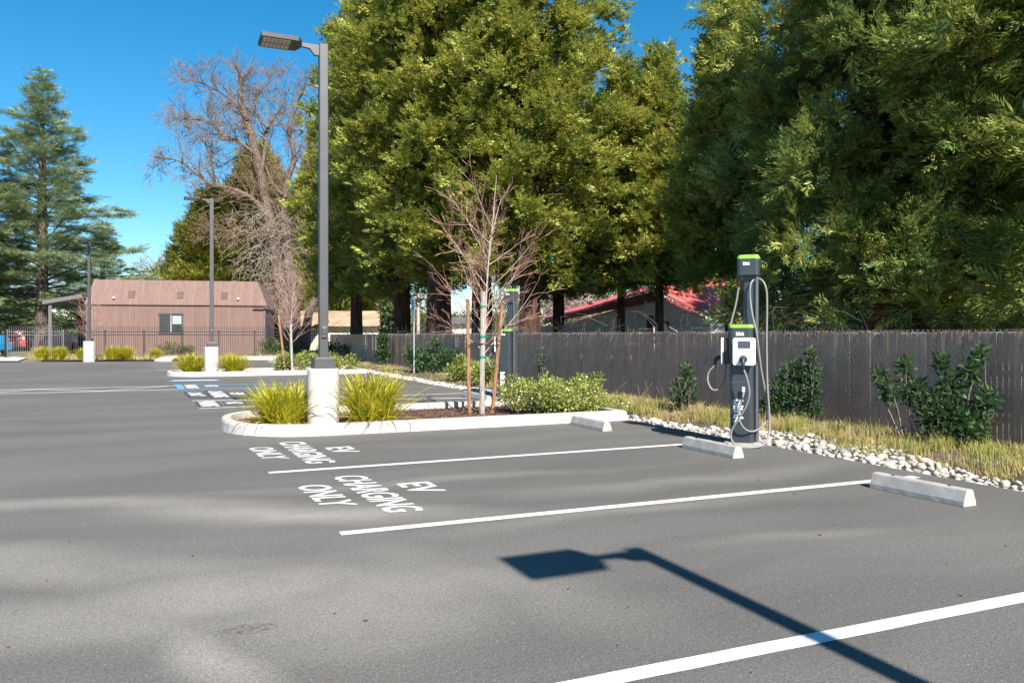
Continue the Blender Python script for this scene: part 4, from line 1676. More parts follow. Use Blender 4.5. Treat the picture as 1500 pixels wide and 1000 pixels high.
fence_shrub(1385, 9.35, 'large dark glossy shrub with spreading arms against the slatted fence',
            [((-.05, .0, .35), (.32, .25, .30)), ((.12, -.1, .25), (.3, .25, .25)), ((-.15, .3, .62), (.16, .14, .18)), ((-.42, .42, .62), (.13, .1, .13)), ((-.26, .36, .92), (.10, .1, .12)),
             ((.05, -.05, .72), (.16, .14, .18)), ((.18, -.2, .9), (.10, .1, .16)), ((.26, -.26, 1.08), (.07, .07, .14)), ((-.02, .05, .98), (.09, .09, .12)), ((.3, -.3, .5), (.14, .12, .2)),
             ((.10, -.25, .18), (.2, .16, .15)), ((-.5, .5, .82), (.08, .08, .08))], 4200, .085, seed=1)
fence_shrub(1150, 11.6, 'dark rounded shrub beside the charger column', [((0, 0, .4), (.26, .24, .35)), ((.1, -.1, .75), (.2, .18, .2)), ((-.1, .15, .2), (.3, .3, .2))], 2400, .075, seed=2)
fence_shrub(1187, 11.4, 'slim upright dark shrub between the charger and the bright fence gaps', [((0, 0, .35), (.14, .14, .35)), ((.02, 0, .75), (.10, .10, .2)), ((0, 0, 1.0), (.06, .06, .12))], 1200, .075, seed=3)
fence_shrub(1002, 13.3, 'thin dark shrub by itself on the fence, behind the dry grass', [((0, 0, .3), (.25, .22, .28)), ((.05, 0, .62), (.12, .12, .2))], 1000, .075, seed=4)
fence_shrub(622, 27.5, 'dark bushy shrub beside the sign post', [((0, 0, .4), (.6, .6, .4)), ((.5, -.6, .45), (.5, .6, .4)), ((-.2, .6, .6), (.4, .4, .4)), ((.3, -.3, .95), (.25, .25, .25))], 3000, .12, seed=5)
fence_shrub(561, 35, 'dark ivy like shrub climbing the far slatted fence', [((0, 0, .5), (.3, .3, .5)), ((0, 0, 1.1), (.22, .25, .3))], 1800, .13, seed=6)
fence_shrub(672, 22.5, 'bright green leafy shrub behind the upright red brown stake', [((0, 0, .25), (.38, .38, .26)), ((.2, -.4, .35), (.3, .3, .25)), ((.1, .1, .55), (.2, .2, .2))], 1500, .10, 'hedge_leaf', seed=7)
fence_shrub(708, 20.5, 'bright green leafy shrub behind the leaning red brown stake', [((0, 0, .3), (.3, .3, .3)), ((.1, -.2, .45), (.22, .22, .22))], 1100, .10, 'hedge_leaf', seed=8)
fence_shrub(792, 20.0, 'wispy dark weed on the fence behind the hedge', [((0, 0, .6), (.12, .12, .45))], 300, .08, seed=9)
fence_shrub(520, 44, 'dark low shrub in the corner of the two fences', [((0, 0, .4), (.8, .9, .45)), ((-1.2, 1, .5), (.8, .8, .5))], 2200, .14, seed=10)
rr = np.random.default_rng(12)
shrub('fence_shrub', 'shrub', 'grey twiggy shrub before the iron fence, beside the white kerb nose', D(250, 48), rr, [((0, 0, .5), (1.0, .5, .45)), ((.9, 0, .4), (.6, .5, .35))], 1500, .11, M['far_green'], GV, stems=40)
shrub('fence_shrub', 'shrub', 'pale green shrub behind the iron fence at the oak foot', D(395, 52), rr, [((0, 0, .6), (.9, .6, .6)), ((1.2, 0, .4), (.8, .6, .4))], 1800, .13, M['far_green'], GV, stems=20)

# tangle of bare vines along the fence top
mb = MB()
rg = np.random.default_rng(141)
for k in range(420):
    y = rg.uniform(9, 30) if k < 320 else rg.uniform(30, 47)
    p = Vector((fx(y) + .15 + rg.normal(0, .12), y, rg.uniform(1.25, 1.6)))
    d = Vector((rg.normal(0, .3), rg.normal(0, 1), rg.normal(.1, .5)))
    pts = [p]
    for i in range(4):
        d = d + Vector((rg.normal(0, .3), rg.normal(0, .5), rg.normal(-.05, .4)))
        pts.append(pts[-1] + d.normalized() * rg.uniform(.12, .3))
        pts[-1].z = min(max(pts[-1].z, 1.2), 1.86)
    mb.tube(pts, [.007, .006, .005, .004, .003], 3, cap=False)
tag(mb.build('bare_vine', M['vine']), 'tangle of dark leafless vine stems along the top of the slatted fence', 'vine')

# ------------------------------------------------------------------ cobbles and grass of the verge
rg = np.random.default_rng(151)
import bmesh
rock_me = []
for k in range(10):
    bm = bmesh.new()
    bmesh.ops.create_icosphere(bm, subdivisions=2, radius=1)
    sx, sy, sz = rg.uniform(.8, 1.35), rg.uniform(.6, 1.0), rg.uniform(.36, .62)
    for v in bm.verts:
        q = 1 + .26 * mn.noise(v.co * 1.1 + Vector((k * 7.3, 0, 0))) + .05 * mn.noise(v.co * 3 + Vector((k * 3.1, 5, 0)))
        v.co = Vector((v.co.x * sx * q, v.co.y * sy * q, v.co.z * sz * q))
    me = bpy.data.meshes.new('cobble')
    bm.to_mesh(me)
    bm.free()
    me.materials.append(M['rock'])
    me.polygons.foreach_set('use_smooth', [True] * len(me.polygons))
    rock_me.append(me)


def rock_width(y):
    if 5.2 < y < 9.4: return .26 + .48 * max(0.0, math.sin((y - 5.2) / 4.2 * PI)) ** .7
    return .26


chb = ch.location
spots = []
y = 3.6
tries = 0
while tries < 9000:
    tries += 1
    y = rg.uniform(3.6, 17)
    x = EDGE_X + .02 + rg.uniform(0, rock_width(y))
    r = rg.uniform(.022, .064)
    if rg.uniform() < .12: r *= 1.35
    if (x - chb.x) ** 2 + (y - chb.y) ** 2 < .30 ** 2: continue
    if abs(y - 15.8) < .5 and x < 7.3: continue
    if any((x - a) ** 2 + (y - b) ** 2 < (.80 * (r + c)) ** 2 for a, b, c in spots): continue
    spots.append((x, y, r))
spots.sort(key=lambda s: s[1])
RL = 'smooth rounded cobble in the band of pale stones between the asphalt and the dry grass'
near = spots[:290]
for i, (x, y, r) in enumerate(near):
    o = link('cobble', rock_me[i % 10], None, (x, y, verge_z(x) + r * .18))
    o.scale = (r, r, r)
    o.rotation_euler = (rg.normal(0, .2), rg.normal(0, .2), rg.uniform(0, 6.28))
    tag(o, RL, 'stone', 'cobbles edging the asphalt')
# the rest, out to the far corner, as one mass
mb = MB()
rest = spots[290:]
for k in range(900):
    y = rg.uniform(16.5, 44)
    rest.append((EDGE_X + .02 + rg.uniform(0, .3), y, rg.uniform(.04, .08)))
for k, (x, y, r) in enumerate(rest):
    me = rock_me[k % 10]
    ca, sa = math.cos(k * 1.3), math.sin(k * 1.3)
    base = len(mb.v)
    for v in me.vertices:
        mb.v.append((x + r * (v.co.x * ca - v.co.y * sa), y + r * (v.co.x * sa + v.co.y * ca), verge_z(x) + r * .32 + r * v.co.z))
    for pl in me.polygons:
        mb.f.append(tuple(i + base for i in pl.vertices))
tag(mb.build('cobble_strip', M['rock'], smooth=True), kind='stuff', label='narrow strip of pale stones running on along the asphalt edge')

# dry grass
def grass(n, xs, ys, hh, wid, rng, clump_k=0, lean=.6):
    x = rng.uniform(*xs, n)
    y = rng.uniform(*ys, n)
    f = np.array([mn.noise(Vector((a * 1.7, b * 1.1, 3.1))) for a, b in zip(x, y)])
    keep = f > rng.uniform(-.40, .35, n)
    x, y, f = x[keep], y[keep], f[keep]
    n = len(x)
    z = np.array([verge_z(a) for a in x])
    P = np.stack([x, y, z], 1)
    az = rng.uniform(0, 2 * PI, n)
    L = hh * rng.uniform(.35, 1.2, n) * (1 + 1.1 * np.clip(f, -.4, .6))
    le = np.abs(rng.normal(0, lean, n))
    hd = np.stack([np.cos(az), np.sin(az), np.zeros(n)], 1)
    sd = np.stack([-np.sin(az), np.cos(az), np.zeros(n)], 1) * wid
    m1 = P + hd * (np.sin(le) * L * .5)[:, None] + np.array([0, 0, 1]) * (np.cos(le) * L * .55)[:, None]
    le2 = le + rng.uniform(.2, .9, n)
    tp = m1 + hd * (np.sin(le2) * L * .5)[:, None] + np.array([0, 0, 1]) * (np.cos(le2) * L * .5)[:, None]
    a = np.stack([P - sd, P + sd, m1 + sd * .8, m1 - sd * .8], 1)
    b = np.stack([m1 - sd * .8, m1 + sd * .8, tp + sd * .1, tp - sd * .1], 1)
    return np.concatenate([a, b])


rg = np.random.default_rng(161)
def tufts(k, rng):
    out = []
    for i in range(k):
        y = rng.uniform(3, 15)
        x = rng.uniform(EDGE_X + .35 + .25 * (5.2 < y < 9), 8.5)
        n = int(rng.integers(25, 80))
        P = np.stack([x + rng.normal(0, .06, n), y + rng.normal(0, .06, n), np.full(n, verge_z(x))], 1)
        a = rng.uniform(0, 2 * PI, n)
        hd = np.stack([np.cos(a), np.sin(a), np.zeros(n)], 1)
        sd = np.stack([-np.sin(a), np.cos(a), np.zeros(n)], 1) * .0028
        L = rng.uniform(.12, .30) * rng.uniform(.5, 1.1, n)
        le = np.abs(rng.normal(.25, .3, n))
        m1 = P + hd * (np.sin(le) * L * .5)[:, None] + np.array([0, 0, 1]) * (np.cos(le) * L * .55)[:, None]
        le2 = le + rng.uniform(.3, 1.3, n)
        tp = m1 + hd * (np.sin(le2) * L * .5)[:, None] + np.array([0, 0, 1]) * (np.cos(le2) * L * .45)[:, None]
        out.append(np.stack([P - sd, P + sd, m1 + sd * .8, m1 - sd * .8], 1))
        out.append(np.stack([m1 - sd * .8, m1 + sd * .8, tp + sd * .1, tp - sd * .1], 1))
    return np.concatenate(out)


V = np.concatenate([
    tufts(230, rg),
    grass(15000, (EDGE_X + .28, 8.3), (3, 14), .075, .003, rg),
    grass(1200, (EDGE_X + .45, 7.9), (5, 9.6), .20, .003, rg, lean=.35),
    grass(15000, (EDGE_X + .25, 9.0), (14, 45), .085, .005, rg),
    grass(9000, (8.3, 9.1), (3, 14), .10, .004, rg)])
tag(link('dry_grass', quads_mesh('dry_grass', V, M['dry_grass'])), 'dry yellow and green grass covering the verge', kind='stuff')
# tall seed stalks
mb = MB()
for px, Z, hgt in ((932, 13.2, .5), (940, 13.0, .42), (948, 13.0, .55), (1006, 12.4, .62), (1014, 12.3, .3), (975, 12.7, .5), (1200, 10.6, .3), (900, 14, .5)):
    p = D(px, Z)
    p.z = .05
    for k in range(2):
        q = p + Vector((random.gauss(0, .05), random.gauss(0, .05), 0))
        mb.tube([q, q + Vector((random.gauss(0, .04), random.gauss(0, .04), hgt * .6)), q + Vector((random.gauss(0, .12), random.gauss(0, .12), hgt))], [.003, .0025, .004], 4)
tag(mb.build('seed_stalk', M['twig']), 'tall dry seed stalks standing in the verge grass', kind='stuff')
# grass in the far bed and behind the far fence
P = np.stack([rg.uniform(-14, 2, 7000), rg.uniform(44, 52, 7000), np.zeros(7000)], 1)
n = 5000
q = [D(rg.uniform(40, 430), rg.uniform(43.5, 49)) for _ in range(n)]
P = np.array([[p.x, p.y, .02] for p in q])
az = rg.uniform(0, 2 * PI, n)
L = rg.uniform(.08, .3, n)
sd = np.stack([-np.sin(az), np.cos(az), np.zeros(n)], 1) * .012
tp = P + np.stack([np.cos(az) * L * .4, np.sin(az) * L * .4, L], 1)
V = np.stack([P - sd, P + sd, tp + sd * .1, tp - sd * .1], 1)
tag(link('bed_grass', quads_mesh('bed_grass', V, M['dry_grass'])), 'thin dry grass in the bed before the iron fence', kind='stuff')

# ------------------------------------------------------------------ iron fence and gate
I0, I1 = D(95, 48.5), D(474, 53.5)
dirv = (I1 - I0)
LI = dirv.length
dirv.normalize()


def iron_run(name, p0, p1, label, cat, ht, m, step=.125, bay=2.4, spear=True, post=.07):
    root = thing(name, label, cat, p0)
    d = p1 - p0
    L = d.length
    d.normalize()
    rz = math.atan2(d.y, d.x)
    nb = max(1, round(L / bay))
    for k in range(nb + 1):
        mb = MB()
        c = d * (L * k / nb)
        mb.box((c.x, c.y, ht * .44), (post, post, ht * .9), rz)
        mb.build('post', m, root)
    for k in range(nb):
        mb = MB()
        a, b = L * k / nb + post / 2, L * (k + 1) / nb - post / 2
        for z in (.12, ht * .72, ht * .82):
            c = d * ((a + b) / 2)
            mb.box((c.x, c.y, z), (b - a, .04, .04), rz)
        n = int((b - a) / step)
        for i in range(n):
            c = d * (a + (b - a) * (i + .5) / n)
            mb.box((c.x, c.y, ht * .47 + .03), (.022, .022, ht * .94), rz)
            if spear:
                mb.add([(c.x - .02, c.y, ht * .94), (c.x + .02, c.y, ht * .94), (c.x, c.y - .02, ht * .94), (c.x, c.y + .02, ht * .94), (c.x, c.y, ht * 1.02)], [(0, 2, 4), (2, 1, 4), (1, 3, 4), (3, 0, 4)])
        mb.build('picket_panel', m, root)
    return root


iron_run('iron_fence', I0, I1, 'black iron picket fence with spear tips in front of the brown building', 'fence', 1.95, M['iron'])
iron_run('iron_fence', D(474, 53.6), D(479, 75), 'black iron picket fence running back from the fence corner under the oak', 'fence', 1.95, M['iron'])
iron_run('iron_fence', D(-130, 47.5), D(8, 47.6), 'black iron picket fence before the blue car', 'fence', 1.95, M['iron'])
iron_run('gate', D(11, 47.8), D(93, 48.4), 'grey metal picket gate beside the pavement', 'gate', 1.95, M['trim_grey'], bay=3.4)

# ------------------------------------------------------------------ brown building
bz = 58.0
B0, B1 = D(124, bz), D(391, bz + 2.8)
dx = (B1 - B0)
BL = dx.length
rz = math.atan2(dx.y, dx.x)
he, hr = HT(446, bz), HT(408, bz)
root = thing('brown_building', 'low brown board building with steep mansard roof and one small window', 'building', B0, rz)
mb = MB()
dep = 9.0
mb.box((BL / 2, dep / 2, he / 2 - .1), (BL - .24, dep, he + .15))
mb.build('wall', M['siding'], root)
mb = MB()
ov = .12
bot = [(-.0, -ov), (BL, -ov), (BL, dep + ov), (0, dep + ov)]
ins = .75
tp = [(.45, ins), (BL - .75, ins), (BL - .75, dep - ins), (.45, dep - ins)]
vs = [(x, y, he) for x, y in bot] + [(x, y, he + .07) for x, y in bot] + [(x, y, hr) for x, y in tp]
fs = [(3, 2, 1, 0)] + [(k, (k + 1) % 4, 4 + (k + 1) % 4, 4 + k) for k in range(4)] + [(4 + k, 4 + (k + 1) % 4, 8 + (k + 1) % 4, 8 + k) for k in range(4)] + [(8, 9, 10, 11)]
mb.add(vs, fs)
roof = mb.build('roof', M['siding'], root)


def bpx(px):
    """distance along the front wall for photo column px"""
    t0 = (px - 124) / (391 - 124)
    return BL * t0 * (1 - .0)


def on_roof(px, py):
    x = bpx(px)
    z = HT(py, bz + .5)
    y = -ov + (z - he) / (hr - he) * (ins + ov)
    return x, y, z


for px, py in ((189.5, 430.5), (260, 431), (326, 431)):
    x, y, z = on_roof(px, py)
    mb = MB()
    mb.box((x, y - .03, z), (.42, .30, .52))
    for k in range(5):
        mb.box((x, y - .19, z - .2 + k * .1), (.36, .02, .03))
    mb.build('vent', M['siding'], roof)
mb = MB()
wx0, wx1, wz0, wz1 = bpx(231), bpx(264), HT(488, bz), HT(459, bz)
for c, s in (((wx0 + wx1) / 2, wz1), ((wx0 + wx1) / 2, wz0)):
    mb.box((c, -.03, s), (wx1 - wx0 + .2, .10, .11))
for x in (wx0, wx1):
    mb.box((x, -.03, (wz0 + wz1) / 2), (.1, .10, wz1 - wz0 - .11))
wf = mb.build('window', M['trim_dark'], root)
mb = MB()
mb.box(((wx0 + wx1) / 2, -.012, (wz0 + wz1) / 2), (wx1 - wx0 - .1, .03, wz1 - wz0 - .11))
mb.build('pane', M['glass'], wf)
mb = MB()
mb.box(((wx0 + wx1) / 2, -.045, (wz0 + wz1) / 2), (.07, .03, wz1 - wz0 - .11))
mb.box((wx0 + (wx1 - wx0) * .76, -.034, wz1 - .45), ((wx1 - wx0) * .40, .008, .62))
mb.build('blind', M['blind'], wf)
for px, py in ((165, 436), (347, 436)):
    x, y, z = on_roof(px, py)
    mb = MB()
    mb.lathe([(.02, 0), (.09, .02), (.11, .10), (.05, .16)], 12, (x, y - .16, z - .08))
    mb.box((x, y - .05, z + .02), (.06, .2, .06))
    mb.build('flood_light', M['white_plastic'], root)
mb = MB()
mb.box((BL - .19, -.03, he / 2 - .2), (.12, .08, he + .1))
mb.build('corner_board', M['trim_grey'], root)
mb = MB()
mb.box((.19, -.03, he / 2 - .2), (.12, .08, he + .1))
mb.build('corner_board', M['trim_grey'], root)
mb = MB()
mb.bar((BL - 1.0, -.2, HT(449, bz)), (BL + 1.3, -.2, HT(450, bz)), .10, .06)
mb.build('conduit', M['trim_dark'], root)
# lean-to on its end
rl = thing('lean_to', 'dark open lean-to with a sloping grey roof beside the brown building', 'lean-to', D(96, 57), rz)
bz2 = 57.5
o = rl.location
pA, pB = D(70, bz2) - o, D(123, bz2) - o
Ri = Matrix.Rotation(-rz, 3, 'Z')
pA, pB = Ri @ pA, Ri @ pB
zA, zB = HT(441, bz2), HT(431, bz2)
mb = MB()
mb.slab([(pA.x, -.3, zA - .28), (pB.x, -.3, zB - .28), (pB.x, 6.5, zB - .28), (pA.x, 6.5, zA - .28)], (0, 0, .28))
mb.build('roof', M['trim_grey'], rl)
mb = MB()
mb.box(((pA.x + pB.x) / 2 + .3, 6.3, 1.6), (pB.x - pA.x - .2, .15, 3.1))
mb.build('shade_back_wall', M['black_in'], rl)  # near-black colour paints in the shade inside the open lean-to
for x in (pA.x + .45, ):
    mb = MB()
    mb.box((x, 0, (zA - .28) / 2), (.22, .22, zA - .28))
    mb.build('post', M['trim_grey'], rl)
mb = MB()
mb.lathe([(.03, 0), (.12, .03), (.12, .16), (.05, .22)], 12, (pA.x + .75, -.1, zA - .85))
mb.box((pA.x + .62, -.05, zA - .7), (.2, .08, .08))
mb.build('flood_light', M['white_plastic'], rl)


# ------------------------------------------------------------------ parked cars far behind
def car(loc, rz, label, paint, van=False, L=4.4):
    root = thing('parked_car', label, 'car', loc, rz, 'cars parked beyond the gate')
    W = 1.75
    body = [(-L / 2, .35), (-L / 2, .82), (-L / 2 + .1, .95), (L / 2 - 1.2, 1.0), (L / 2 - .15, .85), (L / 2, .65), (L / 2, .35)]
    roofh = 1.95 if van else 1.45
    cab = [(-L / 2 + .25, .94), (-L / 2 + .55, roofh - .06), (-L / 2 + .8, roofh), (L / 2 - 2.0, roofh), (L / 2 - 1.75, roofh - .08), (L / 2 - 1.05, .96)]
    def ext(prof, w):
        m_ = MB()
        n = len(prof)
        vs = [(x, -w / 2, z) for x, z in prof] + [(x, w / 2, z) for x, z in prof]
        m_.add(vs, [tuple(range(n)), tuple(reversed(range(n, 2 * n)))] + [(k, k + n, (k + 1) % n + n, (k + 1) % n) for k in range(n)])
        return m_
    ext(body, W).build('body', paint, root, bevel=.05)
    cb = ext(cab, W - .22).build('cabin', paint, root, bevel=.05)
    g = MB()
    for s in (-1, 1):
        for x0, x1 in ((-L / 2 + .75, -.55), (-.45, L / 2 - 1.75)):
            g.box(((x0 + x1) / 2, s * (W / 2 - .105), (roofh + 1.0) / 2 + .02), (x1 - x0, .02, (roofh - 1.0) * .62))
    g.slab([(L / 2 - 1.12, -W / 2 + .22, 1.03), (L / 2 - 1.12, W / 2 - .22, 1.03), (L / 2 - 1.68, W / 2 - .26, roofh - .14), (L / 2 - 1.68, -W / 2 + .26, roofh - .14)], (.03, 0, .03))
    g.build('window', M['glass'], cb)
    for sx in (-1, 1):
        for sy in (-1, 1):
            w = MB()
            w.tube([(sx * L * .31, sy * (W / 2 - .18), .32), (sx * L * .31, sy * (W / 2 + .01), .32)], .32, 18)
            wh = w.build('wheel', M['rubber'], root)
            r_ = MB()
            r_.tube([(sx * L * .31, sy * (W / 2 + .005), .32), (sx * L * .31, sy * (W / 2 + .02), .32)], .19, 14)
            r_.build('rim', M['galv'], wh)
    for sy in (-1, 1):
        hl = MB()
        hl.box((L / 2 - .02, sy * .62, .72), (.06, .34, .14))
        hl.build('headlight', M['lamp_glass'], root)
    return root


car(D(-26, 55), 2.2, 'blue parked car at the edge of the picture behind the iron fence', M['car_blue'])
car(D(26, 72), 1.6, 'red parked car under the tall cedar behind the gate', M['car_red'], True)
car(D(48, 76), 2.4, 'white parked car behind the cedar trunk', M['car_white'])
car(D(82, 66), 1.9, 'black parked car in front of the dark lean-to', M['car_black'])
car(D(108, 68), 1.7, 'dark parked car inside the lean-to shade', M['car_black'])

# ------------------------------------------------------------------ buildings beyond the slatted fence
# red roofed hall
root = thing('red_roofed_hall', 'white walled building with bright red metal roof behind the young redwoods', 'building', D(960, 38))
o = root.location


def at(px, py, Z):
    p = D(px, Z)
    p.z = HT(py, Z)
    return p - o


mb = MB()
mb.slab([at(798, 470, 47), at(961, 424, 38), at(990, 408, 42), at(800, 464.5, 52)], (0, 0, .06))
roof = mb.build('roof', M['red_roof'], root)
mb = MB()
mb.slab([at(798, 474, 46.9), at(962, 441, 37.9), at(961, 424.5, 37.9), at(798, 470.5, 46.9)], (.1, .3, 0))
mb.build('fascia', M['red_fascia'], roof)
mb = MB()
R0, R1, R2, R3 = at(958, 425, 37.6), at(1034, 463, 36.4), at(1125, 452, 43), at(1062, 383, 45)
mb.slab([R0, R1, R2, R3], (0, 0, .05))
rf2 = mb.build('roof', M['red_roof'], root)
mb = MB()
for k in range(15):
    t = k / 14
    a, b = R0.lerp(R3, t) + Vector((0, 0, .085)), R1.lerp(R2, t) + Vector((0, 0, .085))
    mb.bar(a, b, .035, .05)
mb.build('seam', M['red_roof'], rf2)
mb = MB()
mb.slab([at(962, 429.5, 37.5), at(1034, 465.5, 36.3), at(1034, 468.5, 36.3), at(960, 433.5, 37.5)], (.05, .12, 0))
mb.build('fascia', M['red_fascia'], rf2)
mb = MB()
mb.slab([at(945, 440, 38.6), at(963, 432, 38.3), at(1030, 466, 37.2), at(1030, 520, 37.2), at(945, 520, 38.6)], (.6, 2.0, 0))
mb.slab([at(856, 470, 42.5), at(943, 443, 39.4), at(943, 520, 39.4), at(856, 520, 42.5)], (.6, 2.0, 0))
mb.slab([at(800, 477, 46), at(854, 473, 44), at(854, 520, 44), at(800, 520, 46)], (.6, 2.0, 0))
wl = mb.build('wall', M['white_wall'], root)
for x0, x1, y0, y1, Z in ((948, 957, 462, 490, 38.2), (972, 980, 470, 492, 37.9)):
    mb = MB()
    mb.slab([at(x0, y0, Z), at(x1, y0, Z), at(x1, y1, Z), at(x0, y1, Z)], (.0, .08, 0))
    mb.build('window', M['glass'], wl)
# second wing, in the shade of the dark redwoods
root = thing('shaded_wing', 'low building with red roof in the shade of the dark redwoods', 'building', D(1170, 33))
o = root.location
mb = MB()
mb.slab([at(1085, 473, 34), at(1300, 470, 31), at(1330, 440, 38), at(1085, 447, 41)], (0, 0, .08))
roof = mb.build('roof', M['red_roof'], root)
mb = MB()
for k in range(30):
    t = k / 29
    mb.bar(at(1085, 473, 34).lerp(at(1300, 470, 31), t) + Vector((0, 0, .11)), at(1085, 447, 41).lerp(at(1330, 440, 38), t) + Vector((0, 0, .11)), .035, .05)
mb.build('seam', M['red_roof'], roof)
mb = MB()
mb.slab([at(1040, 474, 35), at(1090, 474, 34.4), at(1090, 530, 34.4), at(1040, 530, 35)], (.3, 2, 0))
mb.build('wall', M['white_wall'], root)
mb = MB()
mb.slab([at(1252, 474, 31.8), at(1293, 474, 31.4), at(1293, 530, 31.4), at(1252, 530, 31.8)], (.3, 2, 0))
mb.build('wall', M['white_wall'], root)
mb = MB()
mb.slab([at(1092, 474, 35.4), at(1250, 474, 33), at(1250, 530, 33), at(1092, 530, 35.4)], (.3, 1.2, 0))
mb.build('dark_glazing', M['black_in'], root)
# brown timber shed close behind the fence
root = thing('timber_shed', 'dark weathered timber shed glimpsed under the redwood boughs', 'shed', D(1400, 24))
o = root.location
mb = MB()
for k in range(22):
    xa = 1300 + k * 11
    mb.slab([at(xa, 415, 24), at(xa + 10.4, 415, 23.9), at(xa + 10.4, 530, 23.9), at(xa, 530, 24)], (.02, .06 + .02 * (k % 2), 0))
mb.build('wall', M['brown_wood'], root)
mb = MB()
mb.slab([at(1290, 416, 23.4), at(1550, 412, 22.8), at(1550, 400, 27), at(1290, 404, 27.5)], (0, 0, .1))
mb.build('roof', M['brown_wood'], root)
# tan roofed shed
root = thing('tan_shed', 'long low shed with a mottled tan roof and cream wall behind the tall lamp post', 'shed', D(520, 76))
o = root.location
mb = MB()
mb.slab([at(440, 478, 75.5), at(557, 478, 75.5), at(556, 457, 80), at(440, 457, 80)], (0, 0, .12))
mb.build('roof', M['tan_roof'], root)
mb = MB()
mb.slab([at(442, 479.2, 76.2), at(555, 479.2, 76.2), at(555, 520, 76.2), at(442, 520, 76.2)], (.3, 3, 0))
mb.build('wall', M['cream'], root)
# white house glimpsed between the trunks
root = thing('white_house', 'pale house glimpsed between the thick redwood trunks', 'house', D(672, 95))
o = root.location
mb = MB()
mb.slab([at(655, 474, 95), at(700, 474, 95), at(700, 520, 95), at(655, 520, 95)], (.3, 5, 0))
mb.build('wall', M['white_wall'], root)
mb = MB()
mb.slab([at(652, 474, 94.3), at(703, 474, 94.3), at(700, 466, 98), at(655, 466, 98)], (0, 0, .15))
mb.build('roof', M['trim_grey'], root)
# ochre house on the rise
root = thing('ochre_house', 'small ochre house with slanting roof above the low end of the red roof', 'house', D(878, 88))
o = root.location
mb = MB()
mb.slab([at(852, 448, 88), at(858, 430, 88), at(905, 442, 88), at(905, 520, 88), at(852, 520, 88)], (.3, 5, 0))
mb.build('wall', M['yellow_house'], root)
mb = MB()
mb.slab([at(854, 431, 87.6), at(862, 427, 87.6), at(908, 439, 87.6), at(908, 443, 87.6)], (.3, 5.5, 0))
mb.build('roof', M['trim_grey'], root)
mb = MB()
mb.slab([at(868, 440, 87.9), at(874, 440, 87.9), at(874, 452, 87.9), at(868, 452, 87.9)], (0, .1, 0))
mb.build('window', M['blind'], root)

# utility pole
root = thing('utility_pole', 'pale wooden utility pole with crossarm between the redwood trunks', 'utility pole', D(612.5, 78))
mb = MB()
ph = HT(428, 78)
mb.tube([(0, 0, -.1), (0, 0, ph)], [.19, .15], 10)
mb.build('pole', M['util_wood'], root)
mb = MB()
mb.box((0, -.2, ph - .5), (2.0, .12, .14), -YAW)
mb.build('crossarm', M['util_wood'], root)
mb = MB()
mb.lathe([(.2, 0), (.25, .05), (.25, .7), (.12, .8)], 12, (.35, -.35, ph - 1.5))
mb.build('transformer', M['galv'], root)

# accessible parking sign
sp = G(606.5, 549.5)
root = thing('parking_sign', 'thin grey post with a pale blue parking sign seen almost edge on', 'sign', sp)
mb = MB()
hs = HT(434, sp.x * FX + sp.y * FY)
mb.tube([(0, 0, -.05), (0, 0, hs)], .028, 8)
mb.build('post', M['galv'], root)
mb = MB()
mb.box((-.034, 0, hs - .36), (.006, .42, .70))
pn = mb.build('sign_panel', M['sign_white'], root, bevel=.002)
mb = MB()
mb.box((-.0385, 0, hs - .30), (.002, .30, .34))
mb.build('sign_emblem', M['sign_blue'], pn)
mb = MB()
mb.box((-.034, 0, hs - .80), (.006, .42, .14))
mb.build('sign_plate', M['sign_white'], root)
# curb stop for the post
mb = MB()
mb.lathe([(.14, 0), (.14, .05), (.10, .07)], 14)
mb.build('footing', M['pave'], root)

# distant broadleaf trees and hedges
rg = np.random.default_rng(171)


def bushy(name, cat, label, loc, R, Hh, n, leaf, m, seed, group=None, trunk=True):
    rr = np.random.default_rng(seed)
    ells = []
    for k in range(14):
        a = rr.uniform(0, 2 * PI)
        q = rr.uniform(0, .75) * R
        ells.append(((q * math.cos(a), q * math.sin(a), Hh * rr.uniform(.30, .8)), (R * rr.uniform(.3, .5), R * rr.uniform(.3, .5), Hh * rr.uniform(.14, .24))))
    root = shrub(name, cat, label, loc, rr, ells, n, leaf, m, group, stems=18, shell=.5)
    if trunk:
        mb = MB()
        mb.tube([(0, 0, -.1), (.05, 0, Hh * .25), (0, .05, Hh * .6)], [.2 * R / 3, .15 * R / 3, .05], 8)
        mb.build('trunk', M['oak_bark'], root, smooth=True)
    return root


bushy('blossom_tree', 'tree', 'pale pink blossoming tree between the redwood trunk and the red roof', D(826, 58), 3.2, 5.6, 5000, .22, M['blossom'], 1)
GB = 'far trees behind the slatted fence'
for k, (px, Z, R, hh_, t) in enumerate([(575, 66, 1.5, 5.5, 'bushy green tree beside the end of the tan roof'), (620, 105, 5, 7.5, 'far green tree behind the utility pole'),
                                        (740, 100, 5, 7.5, 'far green tree between the two big redwood trunks'), (905, 105, 6, 9.5, 'far green tree above the ochre house'),
                                        (860, 75, 3, 7, 'far green tree next to the pink blossoms'), (1010, 70, 5, 10, 'far green tree over the red roof ridge'), (690, 110, 5, 5, 'far low green tree behind the pale house'),
                                        (800, 120, 7, 10, 'farthest green tree, above the pink blossoms')]):
    bushy('leafy_tree', 'tree', t, D(px, Z), R, hh_, 3200, .34, M['far_green'], 10 + k, GB)
for k, (px, t) in enumerate([(-60, 'far hedge tree behind the blue car'), (20, 'far hedge tree behind the red car'), (95, 'far hedge tree behind the lean-to'), (190, 'far hedge tree behind the brown building end')]):
    bushy('leafy_tree', 'tree', t, D(px, 104 + 3 * k), 6, 7, 2600, .42, M['far_green'], 30 + k, GB)
